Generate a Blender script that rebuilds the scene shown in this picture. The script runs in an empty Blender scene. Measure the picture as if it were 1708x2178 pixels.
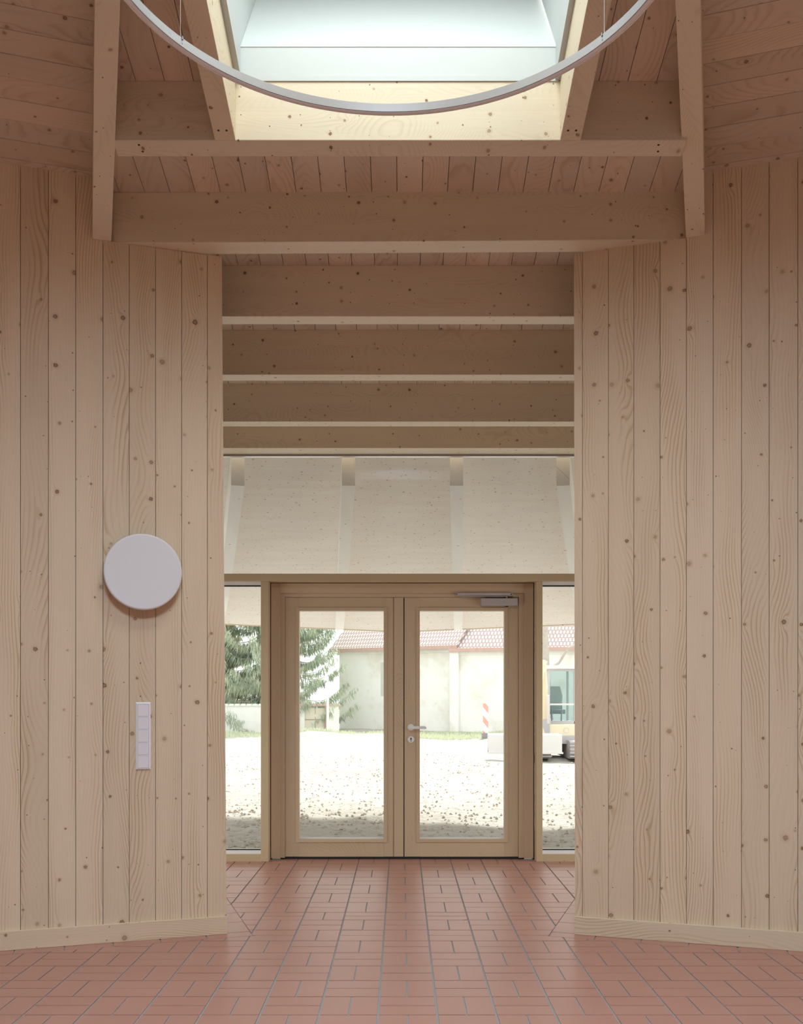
import bpy, bmesh, math, random
from mathutils import Vector, Matrix, noise

random.seed(7)
SC = bpy.context.scene
COL = SC.collection
V = Vector

# ------------------------------------------------------------------ camera
F, HOR, CX, EYE = 2070.0, 1478.0, 854.0, 1.352        # focal length / horizon in pixels of the 1708x2178 frame
cam = bpy.data.cameras.new('camera')
cam.sensor_fit = 'HORIZONTAL'
cam.sensor_width = 36.0
cam.lens = 36.0 * F / 1708.0
cam.shift_y = (HOR - 1089.0) / 1708.0
cam.clip_end = 300
camo = bpy.data.objects.new('camera', cam)
camo.location = (0, 0, EYE)
camo.rotation_euler = (math.pi / 2, 0, 0)
COL.objects.link(camo)
SC.camera = camo

# ------------------------------------------------------------------ sky, daylight, added fill lamps, exposure
SC.view_settings.view_transform = 'Standard'
SC.view_settings.look = 'None'
SC.view_settings.exposure = 0.0
SC.view_settings.gamma = 1.0
SC.view_settings.use_curve_mapping = False
SC.cycles.max_bounces = 9
SC.cycles.diffuse_bounces = 5
SC.cycles.glossy_bounces = 3
SC.cycles.use_adaptive_sampling = True
SC.cycles.adaptive_threshold = 0.04
SC.cycles.use_denoising = True
SC.cycles.transparent_max_bounces = 16
SC.cycles.sample_clamp_indirect = 8.0
SC.cycles.caustics_reflective = False
SC.cycles.caustics_refractive = False

wd = bpy.data.worlds.new('overcast_sky')
SC.world = wd
wd.use_nodes = True
bg = wd.node_tree.nodes['Background']
bg.inputs[0].default_value = (0.99, 1.0, 0.985, 1)
bg.inputs[1].default_value = 1.75
sun = bpy.data.lights.new('sun', 'SUN')
sun.energy = 6.1
sun.angle = math.radians(6)
sun.color = (1.0, 0.98, 0.93)
suno = bpy.data.objects.new('sun', sun)
suno.rotation_euler = V((-0.18, -0.64, -0.78)).to_track_quat('-Z', 'Y').to_euler()   # high, from beyond the barn
COL.objects.link(suno)

ROOM_C = (0.0, 0.35)
APO = 5.223                       # apothem of the ten-sided room
A18 = math.radians(18)


def area_lamp(name, loc, target, sx, sy, power, col, spread=180):
    l = bpy.data.lights.new(name, 'AREA')
    l.shape = 'RECTANGLE'
    l.size, l.size_y = sx, sy
    l.energy = power
    l.color = col
    l.spread = math.radians(spread)
    o = bpy.data.objects.new(name, l)
    o.location = loc
    d = V(target) - V(loc)
    o.rotation_euler = d.to_track_quat('-Z', 'Y').to_euler()
    COL.objects.link(o)
    return o


SKYLIGHT_W = 50
OVERHEAD_FILL_W = 500
LOBBY_FILL_W = 14
# daylight coming down through the roof light
area_lamp('roof_light_daylight', (-0.02, 3.60, 5.42), (-0.02, 3.75, 0), 1.45, 1.1, SKYLIGHT_W, (0.92, 1.0, 1.0))
# added overhead fill lamp, unseen; narrowed spread keeps upper walls and beams dark
area_lamp('overhead_fill', (0.25, 0.45, 5.22), (0.25, 0.45, 0), 2.1, 2.1, OVERHEAD_FILL_W, (0.82, 1.0, 1.21), 150)
# added fill lamps brightening the lobby, out of view behind the board walls
for sg in (-1, 1):
    area_lamp('lobby_fill', (sg * 2.56, 6.85, 0.95), (0, 6.95, 0.95), 1.7, 1.6, LOBBY_FILL_W, (0.93, 1.0, 1.06))

# ------------------------------------------------------------------ material helpers
class NT:
    def __init__(s, name):
        s.m = bpy.data.materials.new(name)
        s.m.use_nodes = True
        s.t = s.m.node_tree
        s.t.nodes.clear()
        s.out = s.t.nodes.new('ShaderNodeOutputMaterial')

    def n(s, typ, **kw):
        nd = s.t.nodes.new(typ)
        for k, v in kw.items():
            setattr(nd, k, v)
        return nd

    def put(s, sock, v):
        if hasattr(v, 'is_linked') or isinstance(v, bpy.types.NodeSocket):
            s.t.links.new(v, sock)
        else:
            if sock.type == 'RGBA' and len(v) == 3:
                v = (*v, 1)
            sock.default_value = v

    def math(s, op, a, b=0.0, c=None, clamp=False):
        nd = s.n('ShaderNodeMath', operation=op)
        nd.use_clamp = clamp
        s.put(nd.inputs[0], a)
        s.put(nd.inputs[1], b)
        if c is not None:
            s.put(nd.inputs[2], c)
        return nd.outputs[0]

    def mixc(s, f, a, b, blend='MIX'):
        nd = s.n('ShaderNodeMix', data_type='RGBA', blend_type=blend)
        s.put(nd.inputs[0], f)
        s.put(nd.inputs[6], a)
        s.put(nd.inputs[7], b)
        return nd.outputs[2]

    def comb(s, x, y, z=0.0):
        nd = s.n('ShaderNodeCombineXYZ')
        for i, q in enumerate((x, y, z)):
            s.put(nd.inputs[i], q)
        return nd.outputs[0]

    def noise(s, vec, scale=1.0, detail=2.0, rough=0.5):
        nd = s.n('ShaderNodeTexNoise')
        s.put(nd.inputs['Vector'], vec)
        nd.inputs['Scale'].default_value = scale
        nd.inputs['Detail'].default_value = detail
        nd.inputs['Roughness'].default_value = rough
        return nd.outputs[0]

    def ss(s, x, lo, hi):
        nd = s.n('ShaderNodeMapRange', interpolation_type='SMOOTHSTEP')
        s.put(nd.inputs[0], x)
        s.put(nd.inputs[1], lo)
        s.put(nd.inputs[2], hi)
        nd.inputs[3].default_value = 0
        nd.inputs[4].default_value = 1
        return nd.outputs[0]

    def ramp(s, f, stops):
        nd = s.n('ShaderNodeValToRGB')
        e = nd.color_ramp.elements
        while len(e) < len(stops):
            e.new(0.5)
        for i, (p, c) in enumerate(stops):
            e[i].position = p
            e[i].color = (c, c, c, 1) if not hasattr(c, '__len__') else (*c, 1)
        s.put(nd.inputs[0], f)
        return nd.outputs[0]

    def surf(s, color, rough=0.6, metal=0.0, spec=0.5, bump=None, bstr=0.2, bdist=0.01):
        b = s.n('ShaderNodeBsdfPrincipled')
        s.put(b.inputs['Base Color'], color)
        s.put(b.inputs['Roughness'], rough)
        b.inputs['Metallic'].default_value = metal
        b.inputs['Specular IOR Level'].default_value = spec
        if bump is not None:
            bn = s.n('ShaderNodeBump')
            bn.inputs['Strength'].default_value = bstr
            bn.inputs['Distance'].default_value = bdist
            s.put(bn.inputs['Height'], bump)
            s.put(b.inputs['Normal'], bn.outputs[0])
        s.t.links.new(b.outputs[0], s.out.inputs[0])
        return s.m


def wood(name, light, dark, knot, ring=1.0, cell=(0.30, 0.10), thr=0.35, rmin=0.003, rmax=0.013,
         freq=80.0, tint=0.10, rough=0.55, strips=0.0, pin=0.55):
    m = NT(name)
    uv = m.n('ShaderNodeUVMap').outputs[0]
    sp = m.n('ShaderNodeSeparateXYZ')
    m.put(sp.inputs[0], uv)
    u, v = sp.outputs[0], sp.outputs[1]
    rnd = m.n('ShaderNodeObjectInfo').outputs['Random']
    r2 = m.math('FRACT', m.math('MULTIPLY', rnd, 17.31))
    r3 = m.math('FRACT', m.math('MULTIPLY', rnd, 91.7))
    if strips:
        vl = m.math('FRACT', m.math('DIVIDE', v, strips))
        vs = m.math('MULTIPLY', m.math('SUBTRACT', vl, 0.5), strips)
        lane = m.math('FLOOR', m.math('DIVIDE', v, strips))
    else:
        vs = m.math('SUBTRACT', v, 0.07)
        lane = 0.0
    us = m.math('ADD', u, m.math('ADD', m.math('MULTIPLY', rnd, 60.0), m.math('MULTIPLY', lane, 3.7)))
    vo = m.math('ADD', v, m.math('MULTIPLY', r2, 9.0))
    # knots: large ones and pin knots
    wob = m.math('MULTIPLY', m.math('SUBTRACT', m.noise(m.comb(us, vo), 160.0, 0.0), 0.5), 0.6)
    def knots(cu, cv, th, ra, rb, off):
        q = m.comb(m.math('DIVIDE', m.math('ADD', us, off), cu), m.math('DIVIDE', m.math('ADD', vo, off), cv))
        vor = m.n('ShaderNodeTexVoronoi', voronoi_dimensions='2D', feature='F1')
        m.put(vor.inputs['Vector'], q)
        vor.inputs['Scale'].default_value = 1.0
        vor.inputs['Randomness'].default_value = 0.85
        sc = m.n('ShaderNodeSeparateColor')
        m.put(sc.inputs[0], vor.outputs['Color'])
        d = m.n('ShaderNodeVectorMath', operation='SUBTRACT')
        m.put(d.inputs[0], q)
        m.put(d.inputs[1], vor.outputs['Position'])
        ds = m.n('ShaderNodeSeparateXYZ')
        m.put(ds.inputs[0], d.outputs[0])
        du = m.math('MULTIPLY', ds.outputs[0], cu)
        dv = m.math('MULTIPLY', ds.outputs[1], cv)
        has = m.math('GREATER_THAN', sc.outputs[0], th)
        rad = m.math('ADD', ra, m.math('MULTIPLY', m.math('POWER', sc.outputs[1], 2.0), rb - ra))
        dist = m.math('SQRT', m.math('ADD', m.math('MULTIPLY', du, du), m.math('MULTIPLY', dv, dv)))
        nd = m.math('ADD', m.math('DIVIDE', dist, rad), wob)
        return du, dv, has, rad, nd, sc.outputs[2]
    du, dv, has, rad, nd, kc = knots(cell[0], cell[1], thr, rmin * 1.6, rmax, 0.0)
    e = m.math('ADD', m.math('MULTIPLY', m.math('MULTIPLY', du, du), 0.16), m.math('MULTIPLY', dv, dv))
    infl = m.math('MULTIPLY', has, m.math('EXPONENT', m.math('MULTIPLY', e, -1.0 / (0.020 ** 2))))
    infl = m.math('MULTIPLY', infl, m.math('MULTIPLY', rad, 1.6))
    # growth rings cut at a slant
    low = m.noise(m.comb(m.math('MULTIPLY', us, 0.9), m.math('MULTIPLY', vo, 1.2)), 1.0, 1.0, 0.5)
    low2 = m.noise(m.comb(m.math('MULTIPLY', us, 1.1), m.math('MULTIPLY', vo, 3.0), 5.0), 1.0, 0.0)
    depth = m.math('MULTIPLY', m.math('ABSOLUTE', m.math('SUBTRACT', low, m.math('MULTIPLY', r2, 0.40))), 0.55)
    x = m.math('ADD', vs, m.math('MULTIPLY', m.math('SUBTRACT', r3, 0.5), 0.10))
    x = m.math('ADD', x, m.math('MULTIPLY', m.math('SUBTRACT', low2, 0.5), 0.05))
    rr = m.math('SQRT', m.math('ADD', m.math('MULTIPLY', m.math('MULTIPLY', x, x), 0.7), m.math('MULTIPLY', depth, depth)))
    rr = m.math('ADD', rr, infl)
    jit = m.math('MULTIPLY', m.noise(m.comb(m.math('MULTIPLY', us, 6.0), m.math('MULTIPLY', vo, 30.0)), 1.0, 0.0), 0.5)
    ph = m.math('FRACT', m.math('ADD', m.math('MULTIPLY', rr, freq), jit))
    late = m.ramp(ph, [(0.0, 0.25), (0.18, 0.0), (0.55, 0.12), (0.86, 1.0), (0.93, 1.0), (1.0, 0.25)])
    amp = m.math('MULTIPLY', m.ss(m.noise(m.comb(m.math('MULTIPLY', us, 0.9), m.math('MULTIPLY', vo, 9.0), 3.0), 1.0, 0.0), 0.42, 0.72), 0.85)
    late = m.math('MULTIPLY', late, m.math('MULTIPLY', m.math('ADD', amp, 0.12), 0.85 * ring))
    fib = m.noise(m.comb(m.math('MULTIPLY', us, 3.0), m.math('MULTIPLY', vo, 420.0)), 1.0, 0.0)
    col = m.mixc(late, light, dark)
    cloud = m.noise(m.comb(m.math('MULTIPLY', us, 1.2), m.math('MULTIPLY', vo, 6.0), 8.0), 1.0, 1.0)
    val = m.math('ADD', 1.0 - tint / 2 - 0.11, m.math('MULTIPLY', r2, tint))
    val = m.math('ADD', val, m.math('MULTIPLY', fib, 0.10))
    val = m.math('ADD', val, m.math('MULTIPLY', cloud, 0.12))
    vc = m.n('ShaderNodeCombineColor')
    m.put(vc.inputs[0], val)
    m.put(vc.inputs[1], m.math('SUBTRACT', val, m.math('MULTIPLY', m.math('SUBTRACT', r3, 0.5), 0.03)))
    m.put(vc.inputs[2], m.math('SUBTRACT', val, m.math('MULTIPLY', m.math('SUBTRACT', r3, 0.5), 0.07)))
    col = m.mixc(1.0, col, vc.outputs[0], 'MULTIPLY')
    # knot colouring
    halo = m.math('MULTIPLY', m.math('SUBTRACT', 1.0, m.ss(nd, 0.9, 2.6)), m.math('MULTIPLY', has, 0.35))
    col = m.mixc(halo, col, dark)
    body = m.math('MULTIPLY', m.math('SUBTRACT', 1.0, m.ss(nd, 0.75, 1.05)), has)
    rim = m.math('MULTIPLY', m.math('SUBTRACT', 1.0, m.ss(m.math('ABSOLUTE', m.math('SUBTRACT', nd, 0.85)), 0.05, 0.22)), m.math('MULTIPLY', has, kc))
    kcol = m.mixc(m.ss(wob, -0.12, 0.12), knot, tuple(c * 1.9 for c in knot))
    col = m.mixc(m.math('MULTIPLY', body, m.math('ADD', 0.45, m.math('MULTIPLY', kc, 0.5))), col, kcol)
    col = m.mixc(m.math('MULTIPLY', rim, 0.75), col, tuple(c * 0.35 for c in knot))
    du, dv, has2, rad2, nd2, kc2 = knots(cell[0] * 0.62, cell[1] * 0.8, pin, 0.0022, 0.0050, 31.7)
    pk = m.math('MULTIPLY', m.math('SUBTRACT', 1.0, m.ss(nd2, 0.6, 1.15)), has2)
    col = m.mixc(m.math('MULTIPLY', pk, 0.8), col, tuple(c * 0.55 for c in knot))
    return m.surf(col, rough, spec=0.25)


SPRUCE = wood('spruce_boards', (0.745, 0.60, 0.425), (0.54, 0.375, 0.205), (0.24, 0.145, 0.085), thr=0.5, pin=0.68, rmax=0.014)
BEAMW = wood('spruce_beams', (0.76, 0.655, 0.495), (0.58, 0.43, 0.27), (0.17, 0.085, 0.045), ring=0.45,
             cell=(0.24, 0.085), thr=0.45, rmax=0.010, freq=150, strips=0.16, pin=0.5)
CEILW = wood('spruce_ceiling_boards', (0.71, 0.595, 0.465), (0.52, 0.375, 0.25), (0.15, 0.075, 0.04), ring=0.7,
             cell=(0.34, 0.10), thr=0.4, rmax=0.011, tint=0.16, pin=0.6)
PANELW = wood('plywood_panel', (0.90, 0.835, 0.785), (0.74, 0.62, 0.52), (0.30, 0.20, 0.14), ring=0.35,
              cell=(0.20, 0.055), thr=0.45, rmin=0.003, rmax=0.008, freq=170, strips=0.13, tint=0.04, pin=0.55)
TAILW = wood('pale_rafter_tails', (0.92, 0.89, 0.86), (0.80, 0.73, 0.66), (0.35, 0.24, 0.17), ring=0.3, cell=(0.35, 0.1), thr=0.6, rmax=0.008, freq=150, tint=0.03, pin=0.8)
DOORW = wood('larch_joinery', (0.63, 0.47, 0.305), (0.48, 0.335, 0.19), (0.20, 0.11, 0.06), ring=0.5,
             cell=(1.1, 0.30), thr=0.8, rmax=0.010, freq=160, tint=0.08, rough=0.42, pin=0.97)


def plain(name, col, rough=0.5, metal=0.0, spec=0.5, nscale=0.0, namp=0.0):
    m = NT(name)
    if namp:
        tc = m.n('ShaderNodeTexCoord').outputs['Object']
        f = m.noise(tc, nscale, 4.0)
        c = m.mixc(f, tuple(x * (1 - namp) for x in col), tuple(min(1, x * (1 + namp)) for x in col))
        return m.surf(c, rough, metal, spec, bump=f, bstr=0.15)
    return m.surf(col, rough, metal, spec)


def tile_mat():
    m = NT('clay_tile')
    geo = m.n('ShaderNodeTexCoord').outputs['Object']
    rnd = m.n('ShaderNodeObjectInfo').outputs['Random']
    pos = m.n('ShaderNodeNewGeometry').outputs['Position']
    n1 = m.noise(pos, 3.0, 1.0)
    n2 = m.noise(pos, 60.0, 1.0)
    c = m.mixc(n1, (0.405, 0.20, 0.145), (0.475, 0.245, 0.185))
    c = m.mixc(m.math('MULTIPLY', rnd, 0.35), c, (0.44, 0.20, 0.145))
    f = m.math('ADD', 0.94, m.math('MULTIPLY', n2, 0.12))
    g = m.comb(f, f, f)
    c = m.mixc(1.0, c, g, 'MULTIPLY')
    return m.surf(c, m.math('ADD', 0.31, m.math('MULTIPLY', n2, 0.14)), spec=0.55)


TILE = tile_mat()
GROUT = plain('cement_grout', (0.34, 0.33, 0.315), 0.9, nscale=40, namp=0.12)
POSTW = wood('honey_spruce', (0.58, 0.44, 0.265), (0.45, 0.31, 0.165), (0.20, 0.11, 0.06), ring=0.4, cell=(0.5, 0.14), thr=0.6, rmax=0.009, freq=150, tint=0.05, pin=0.85)
DARK = plain('dark_joint', (0.09, 0.055, 0.035), 0.9)
WHITE = plain('white_paint', (0.83, 0.84, 0.82), 0.5)
LAMPW = plain('white_lamp_cover', (0.80, 0.79, 0.80), 0.55)
PLASTIC = plain('white_plastic', (0.84, 0.83, 0.84), 0.35)
ALU = plain('brushed_aluminium', (0.72, 0.71, 0.71), 0.38, 0.7)
LACQ = plain('grey_lacquered_metal', (0.46, 0.45, 0.45), 0.36, 0.35)
SILVER = plain('silver_lacquer', (0.52, 0.46, 0.42), 0.45, 0.35)
IVORY = plain('ivory_metal', (0.86, 0.84, 0.80), 0.35)
BLACK = plain('black_rubber', (0.02, 0.015, 0.012), 0.8)
SLOT = plain('grey_slot', (0.30, 0.29, 0.30), 0.5)
STEEL = plain('steel_wire', (0.45, 0.43, 0.42), 0.35, 0.9)
BOUNCE_LINING = plain('bounce_cutting_lining', (0.46, 0.385, 0.29), 0.95, nscale=60, namp=0.1)  # made-up rear wall lining, toned to limit light bounced onto the beams
CURB = plain('pale_roof_light_lining', (0.55, 0.575, 0.565), 0.6)
PALE = plain('pale_gasket', (0.85, 0.84, 0.80), 0.5)


def glass_mat(name='window_glass', tint=(0.97, 0.985, 0.975), refl=0.25):
    m = NT(name)
    tr = m.n('ShaderNodeBsdfTransparent')
    tr.inputs[0].default_value = (*tint, 1)
    gl = m.n('ShaderNodeBsdfGlossy')
    gl.inputs['Roughness'].default_value = 0.01
    fr = m.n('ShaderNodeFresnel')
    fr.inputs[0].default_value = 1.45
    f = m.math('MULTIPLY', fr.outputs[0], refl)
    mx = m.n('ShaderNodeMixShader')
    m.put(mx.inputs[0], f)
    m.t.links.new(tr.outputs[0], mx.inputs[1])
    m.t.links.new(gl.outputs[0], mx.inputs[2])
    m.t.links.new(mx.outputs[0], m.out.inputs[0])
    return m.m


GLASS = glass_mat()
_m = NT('opal_sheet')
_t = _m.n('ShaderNodeBsdfTranslucent')
_t.inputs[0].default_value = (0.30, 0.31, 0.31, 1)
_m.t.links.new(_t.outputs[0], _m.out.inputs[0])
OPAL = _m.m


# ------------------------------------------------------------------ mesh helpers
class MB:
    """collects polygons with uv (u along the grain, metres) in world space"""
    def __init__(s):
        s.v, s.f, s.uv = [], [], []

    def prism(s, poly, O, A, B, C, c0, c1, taper=None):
        O, A, B, C = V(O), V(A), V(B), V(C)
        n, k = len(poly), len(s.v)
        for c in (c0, c1):
            for a, b in poly:
                s.v.append(O + A * a + B * b + C * c)
        s.f.append([k + i for i in reversed(range(n))])
        s.uv.append([poly[i] for i in reversed(range(n))])
        s.f.append([k + n + i for i in range(n)])
        s.uv.append([(p[0], p[1] + 0.37) for p in poly])
        for i in range(n):
            j = (i + 1) % n
            s.f.append([k + i, k + j, k + n + j, k + n + i])
            s.uv.append([(poly[i][0], poly[i][1] + 0.6 + c0), (poly[j][0], poly[j][1] + 0.6 + c0),
                         (poly[j][0], poly[j][1] + 0.6 + c1), (poly[i][0], poly[i][1] + 0.6 + c1)])
        return s

    def box(s, x0, x1, y0, y1, z0, z1, grain='z'):
        r = lambda a0, a1, b0, b1: [(a0, b0), (a1, b0), (a1, b1), (a0, b1)]
        X, Y, Z = (1, 0, 0), (0, 1, 0), (0, 0, 1)
        if grain == 'z':
            return s.prism(r(z0, z1, x0, x1), (0, 0, 0), Z, X, Y, y0, y1)
        if grain == 'x':
            return s.prism(r(x0, x1, z0, z1), (0, 0, 0), X, Z, Y, y0, y1)
        return s.prism(r(y0, y1, x0, x1), (0, 0, 0), Y, X, Z, z0, z1)

    def obox(s, O, A, B, C, a, b, c):
        return s.prism([(a[0], b[0]), (a[1], b[0]), (a[1], b[1]), (a[0], b[1])], O, A, B, C, c[0], c[1])

    def cyl(s, p0, p1, r0, r1=None, n=16, cap=True):
        p0, p1 = V(p0), V(p1)
        r1 = r0 if r1 is None else r1
        d = (p1 - p0)
        L = d.length
        d.normalize()
        a = d.orthogonal().normalized()
        b = d.cross(a)
        k = len(s.v)
        for p, r in ((p0, r0), (p1, r1)):
            for i in range(n):
                t = 2 * math.pi * i / n
                s.v.append(p + (a * math.cos(t) + b * math.sin(t)) * r)
        for i in range(n):
            j = (i + 1) % n
            s.f.append([k + i, k + j, k + n + j, k + n + i])
            w = 2 * math.pi * max(r0, r1) / n
            s.uv.append([(0, i * w), (0, i * w + w), (L, i * w + w), (L, i * w)])
        if cap:
            s.f.append([k + i for i in reversed(range(n))])
            s.uv.append([(0, 0.01 * i) for i in range(n)])
            s.f.append([k + n + i for i in range(n)])
            s.uv.append([(L, 0.01 * i) for i in range(n)])
        return s

    def lathe(s, prof, O, A, B, C, n=64, closed=False):
        """prof: (radius, height along C); A, B span the plane"""
        O, A, B, C = V(O), V(A), V(B), V(C)
        k, m = len(s.v), len(prof)
        for i in range(n):
            t = 2 * math.pi * i / n
            e = A * math.cos(t) + B * math.sin(t)
            for r, h in prof:
                s.v.append(O + e * r + C * h)
        for i in range(n):
            j = (i + 1) % n
            for q in range(m if closed else m - 1):
                p = (q + 1) % m
                s.f.append([k + i * m + q, k + j * m + q, k + j * m + p, k + i * m + p])
                s.uv.append([(i * .1, q * .1), (i * .1 + .1, q * .1), (i * .1 + .1, q * .1 + .1), (i * .1, q * .1 + .1)])
        if not closed:
            for q, rev in ((0, False), (m - 1, True)):
                if prof[q][0] > 1e-6:
                    idx = [k + i * m + q for i in range(n)]
                    s.f.append(idx[::-1] if rev else idx)
                    s.uv.append([(0, 0)] * n)
        return s

    def tri(s, *pts):
        k = len(s.v)
        s.v += [V(p) for p in pts]
        s.f.append(list(range(k, k + len(pts))))
        s.uv.append([(p[0], p[1]) for p in map(V, pts)])
        return s

    def bounds(s):
        return (V([min(p[i] for p in s.v) for i in range(3)]), V([max(p[i] for p in s.v) for i in range(3)]))


PLOC = {}


def mk(name, mb, mat, parent=None, smooth=False, bevel=0.0, recalc=True, origin=None):
    lo, hi = mb.bounds()
    org = V(origin) if origin is not None else V(((lo.x + hi.x) / 2, (lo.y + hi.y) / 2, lo.z))
    me = bpy.data.meshes.new(name)
    bm = bmesh.new()
    uvl = bm.loops.layers.uv.new('UVMap')
    bv = [bm.verts.new(p - org) for p in mb.v]
    for f, uv in zip(mb.f, mb.uv):
        try:
            fc = bm.faces.new([bv[i] for i in f])
        except ValueError:
            continue
        fc.smooth = smooth
        for lp, q in zip(fc.loops, uv):
            lp[uvl].uv = q
    if recalc:
        bmesh.ops.recalc_face_normals(bm, faces=bm.faces)
    if bevel:
        bmesh.ops.bevel(bm, geom=[e for e in bm.edges if len(e.link_faces) == 2 and e.calc_face_angle(0) > 0.5],
                        offset=bevel, segments=2, affect='EDGES', profile=0.5)
    bm.to_mesh(me)
    bm.free()
    me.materials.append(mat)
    o = bpy.data.objects.new(name, me)
    COL.objects.link(o)
    if parent is not None:
        o.parent = parent
        o.location = org - PLOC[parent.name]
    else:
        o.location = org
    PLOC[o.name] = org
    return o


def empty(name, loc):
    o = bpy.data.objects.new(name, None)
    o.empty_display_size = 0.1
    o.location = loc
    COL.objects.link(o)
    PLOC[o.name] = V(loc)
    return o


def tag(o, label, cat, group=None, kind=None):
    o['label'] = label
    o['category'] = cat
    if group:
        o['group'] = group
    if kind:
        o['kind'] = kind
    return o


def PX(x, d):
    return (x - CX) / F * d


def PZ(y, d):
    return EYE + (HOR - y) / F * d


X3, Y3, Z3 = V((1, 0, 0)), V((0, 1, 0)), V((0, 0, 1))


def clip(poly, n, c):
    """keep the part of a 2d polygon with n.p >= c"""
    out = []
    m = len(poly)
    for i in range(m):
        p, q = poly[i], poly[(i + 1) % m]
        dp = n[0] * p[0] + n[1] * p[1] - c
        dq = n[0] * q[0] + n[1] * q[1] - c
        if dp >= 0:
            out.append(p)
        if (dp >= 0) != (dq >= 0):
            t = dp / (dp - dq)
            out.append((p[0] + t * (q[0] - p[0]), p[1] + t * (q[1] - p[1])))
    return out


def area(poly):
    return 0.5 * abs(sum(poly[i][0] * poly[(i + 1) % len(poly)][1] - poly[(i + 1) % len(poly)][0] * poly[i][1] for i in range(len(poly))))


# ------------------------------------------------------------------ walls beside the opening
class Side:
    """one of the two board walls: s runs away from the opening along the wall, t into the room"""
    def __init__(s, sgn, cx, cy, plate, ctop):
        s.sgn = sgn
        s.O = V((cx, cy, 0))
        s.S = V((sgn * math.cos(A18), -math.sin(A18), 0))
        s.T = V((-sgn * math.sin(A18), -math.cos(A18), 0))
        s.plate, s.ctop = plate, ctop

    def p(s, a, t, z=0.0):
        q = s.O + s.S * a + s.T * t
        return V((q.x, q.y, z))

    def s_at(s, xpix):
        """distance along the wall face seen at picture column xpix"""
        u = (xpix - CX) / F
        # O + S a = (u d, d)
        # O.x + S.x a = u (O.y + S.y a)
        return (u * s.O.y - s.O.x) / (s.S.x - u * s.S.y)


LW = Side(-1, PX(482, 5.52), 5.52, 3.833, 4.172)
RW = Side(1, PX(1223, 5.509), 5.509, 3.851, 4.195)
WALL_LEN = 2.42

# rafters: (centre along wall, width)
RAF = {}
for W, x0, x1 in ((LW, 237, 196), (RW, 1458.7, 1500)):
    a0, a1 = W.s_at(x0), W.s_at(x1)
    RAF[W.sgn] = ((a0 + a1) / 2, 0.100)
SLOPE = 0.243                    # rise per metre along the wall normal
CEN_A, CEN_M = 5.482, 0.256      # centre ceiling: z = A - M * y


def wall_side(W, name, joints, label, end_top, side_name):
    back = MB()
    back.obox(W.O, Z3, W.S, W.T, (0.0, W.plate - 0.004), (0.06, RAF[W.sgn][0]), (-0.17, -0.024))
    back.obox(W.O, Z3, W.S, W.T, (0.0, W.ctop + 0.10), (RAF[W.sgn][0], WALL_LEN), (-0.17, -0.024))
    wall = mk(name, back, DARK)
    tag(wall, label, 'wall', kind='structure')
    ss = [0.0] + [W.s_at(x) for x in joints]
    while ss[-1] < WALL_LEN - 0.15:
        ss.append(ss[-1] + 0.1455 + random.uniform(-0.001, 0.001))
    rin = RAF[W.sgn][0] - 0.05
    for i in range(len(ss) - 1):
        g = 0.0013
        s0, s1 = ss[i] + g, ss[i + 1] - g
        top = W.plate if s0 < rin else W.ctop + 0.02
        z0 = 0.100
        if i == 0:
            poly = [(z0, -0.0 + 0.0), (top, end_top), (top, s1), (z0, s1)]
        else:
            poly = [(z0, s0), (top, s0), (top, s1), (z0, s1)]
        b = MB()
        off = random.uniform(-0.0012, 0.0012)
        # v measured from the board's own edge
        b.prism([(p, q - s0) for p, q in poly], W.O + W.S * s0, Z3, W.S, W.T, -0.022, off)
        mk('board', b, SPRUCE, wall)
    bb = MB()
    bb.obox(W.O, W.S, Z3, W.T, (-0.002, WALL_LEN), (0.0, 0.101), (0.0, 0.020))
    o = mk('baseboard_' + side_name, bb, SPRUCE, bevel=0.002)
    return wall, o


wl, bl = wall_side(LW, 'wall_left', [441, 386.3, 331, 275, 219, 161, 103, 43.5],
                   'left wall of vertical knotty spruce boards carrying the round lamp', 0.027, 'left')
tag(bl, 'pale knotty spruce baseboard under the left board wall', 'baseboard', kind='structure')
wr, br = wall_side(RW, 'wall_right', [1239, 1294, 1348, 1404, 1460, 1517, 1577, 1636, 1697],
                   'right wall of vertical knotty spruce boards without any fittings', -0.006, 'right')
tag(br, 'pale knotty spruce baseboard under the right board wall', 'baseboard', kind='structure')

# ------------------------------------------------------------------ rear part of the ten-sided room (behind the camera)
half = APO * math.tan(A18)
rear = MB()
for azd in (54, 90, 126, 162, 198, 234, 270, 306):
    az = math.radians(azd)
    n = V((math.sin(az), math.cos(az), 0))
    t = V((n.y, -n.x, 0))
    O = V((ROOM_C[0], ROOM_C[1], 0)) + n * APO
    rear.obox(O, Z3, t, n, (0, 4.35), (-half - .05, half + .05), (0, 0.1))
tag(mk('wall_rear', rear, BOUNCE_LINING), 'rear walls of the ten-sided room with made-up brown lining limiting bounced light', 'wall', kind='structure')

# ------------------------------------------------------------------ ceiling
TH = 0.02


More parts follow.
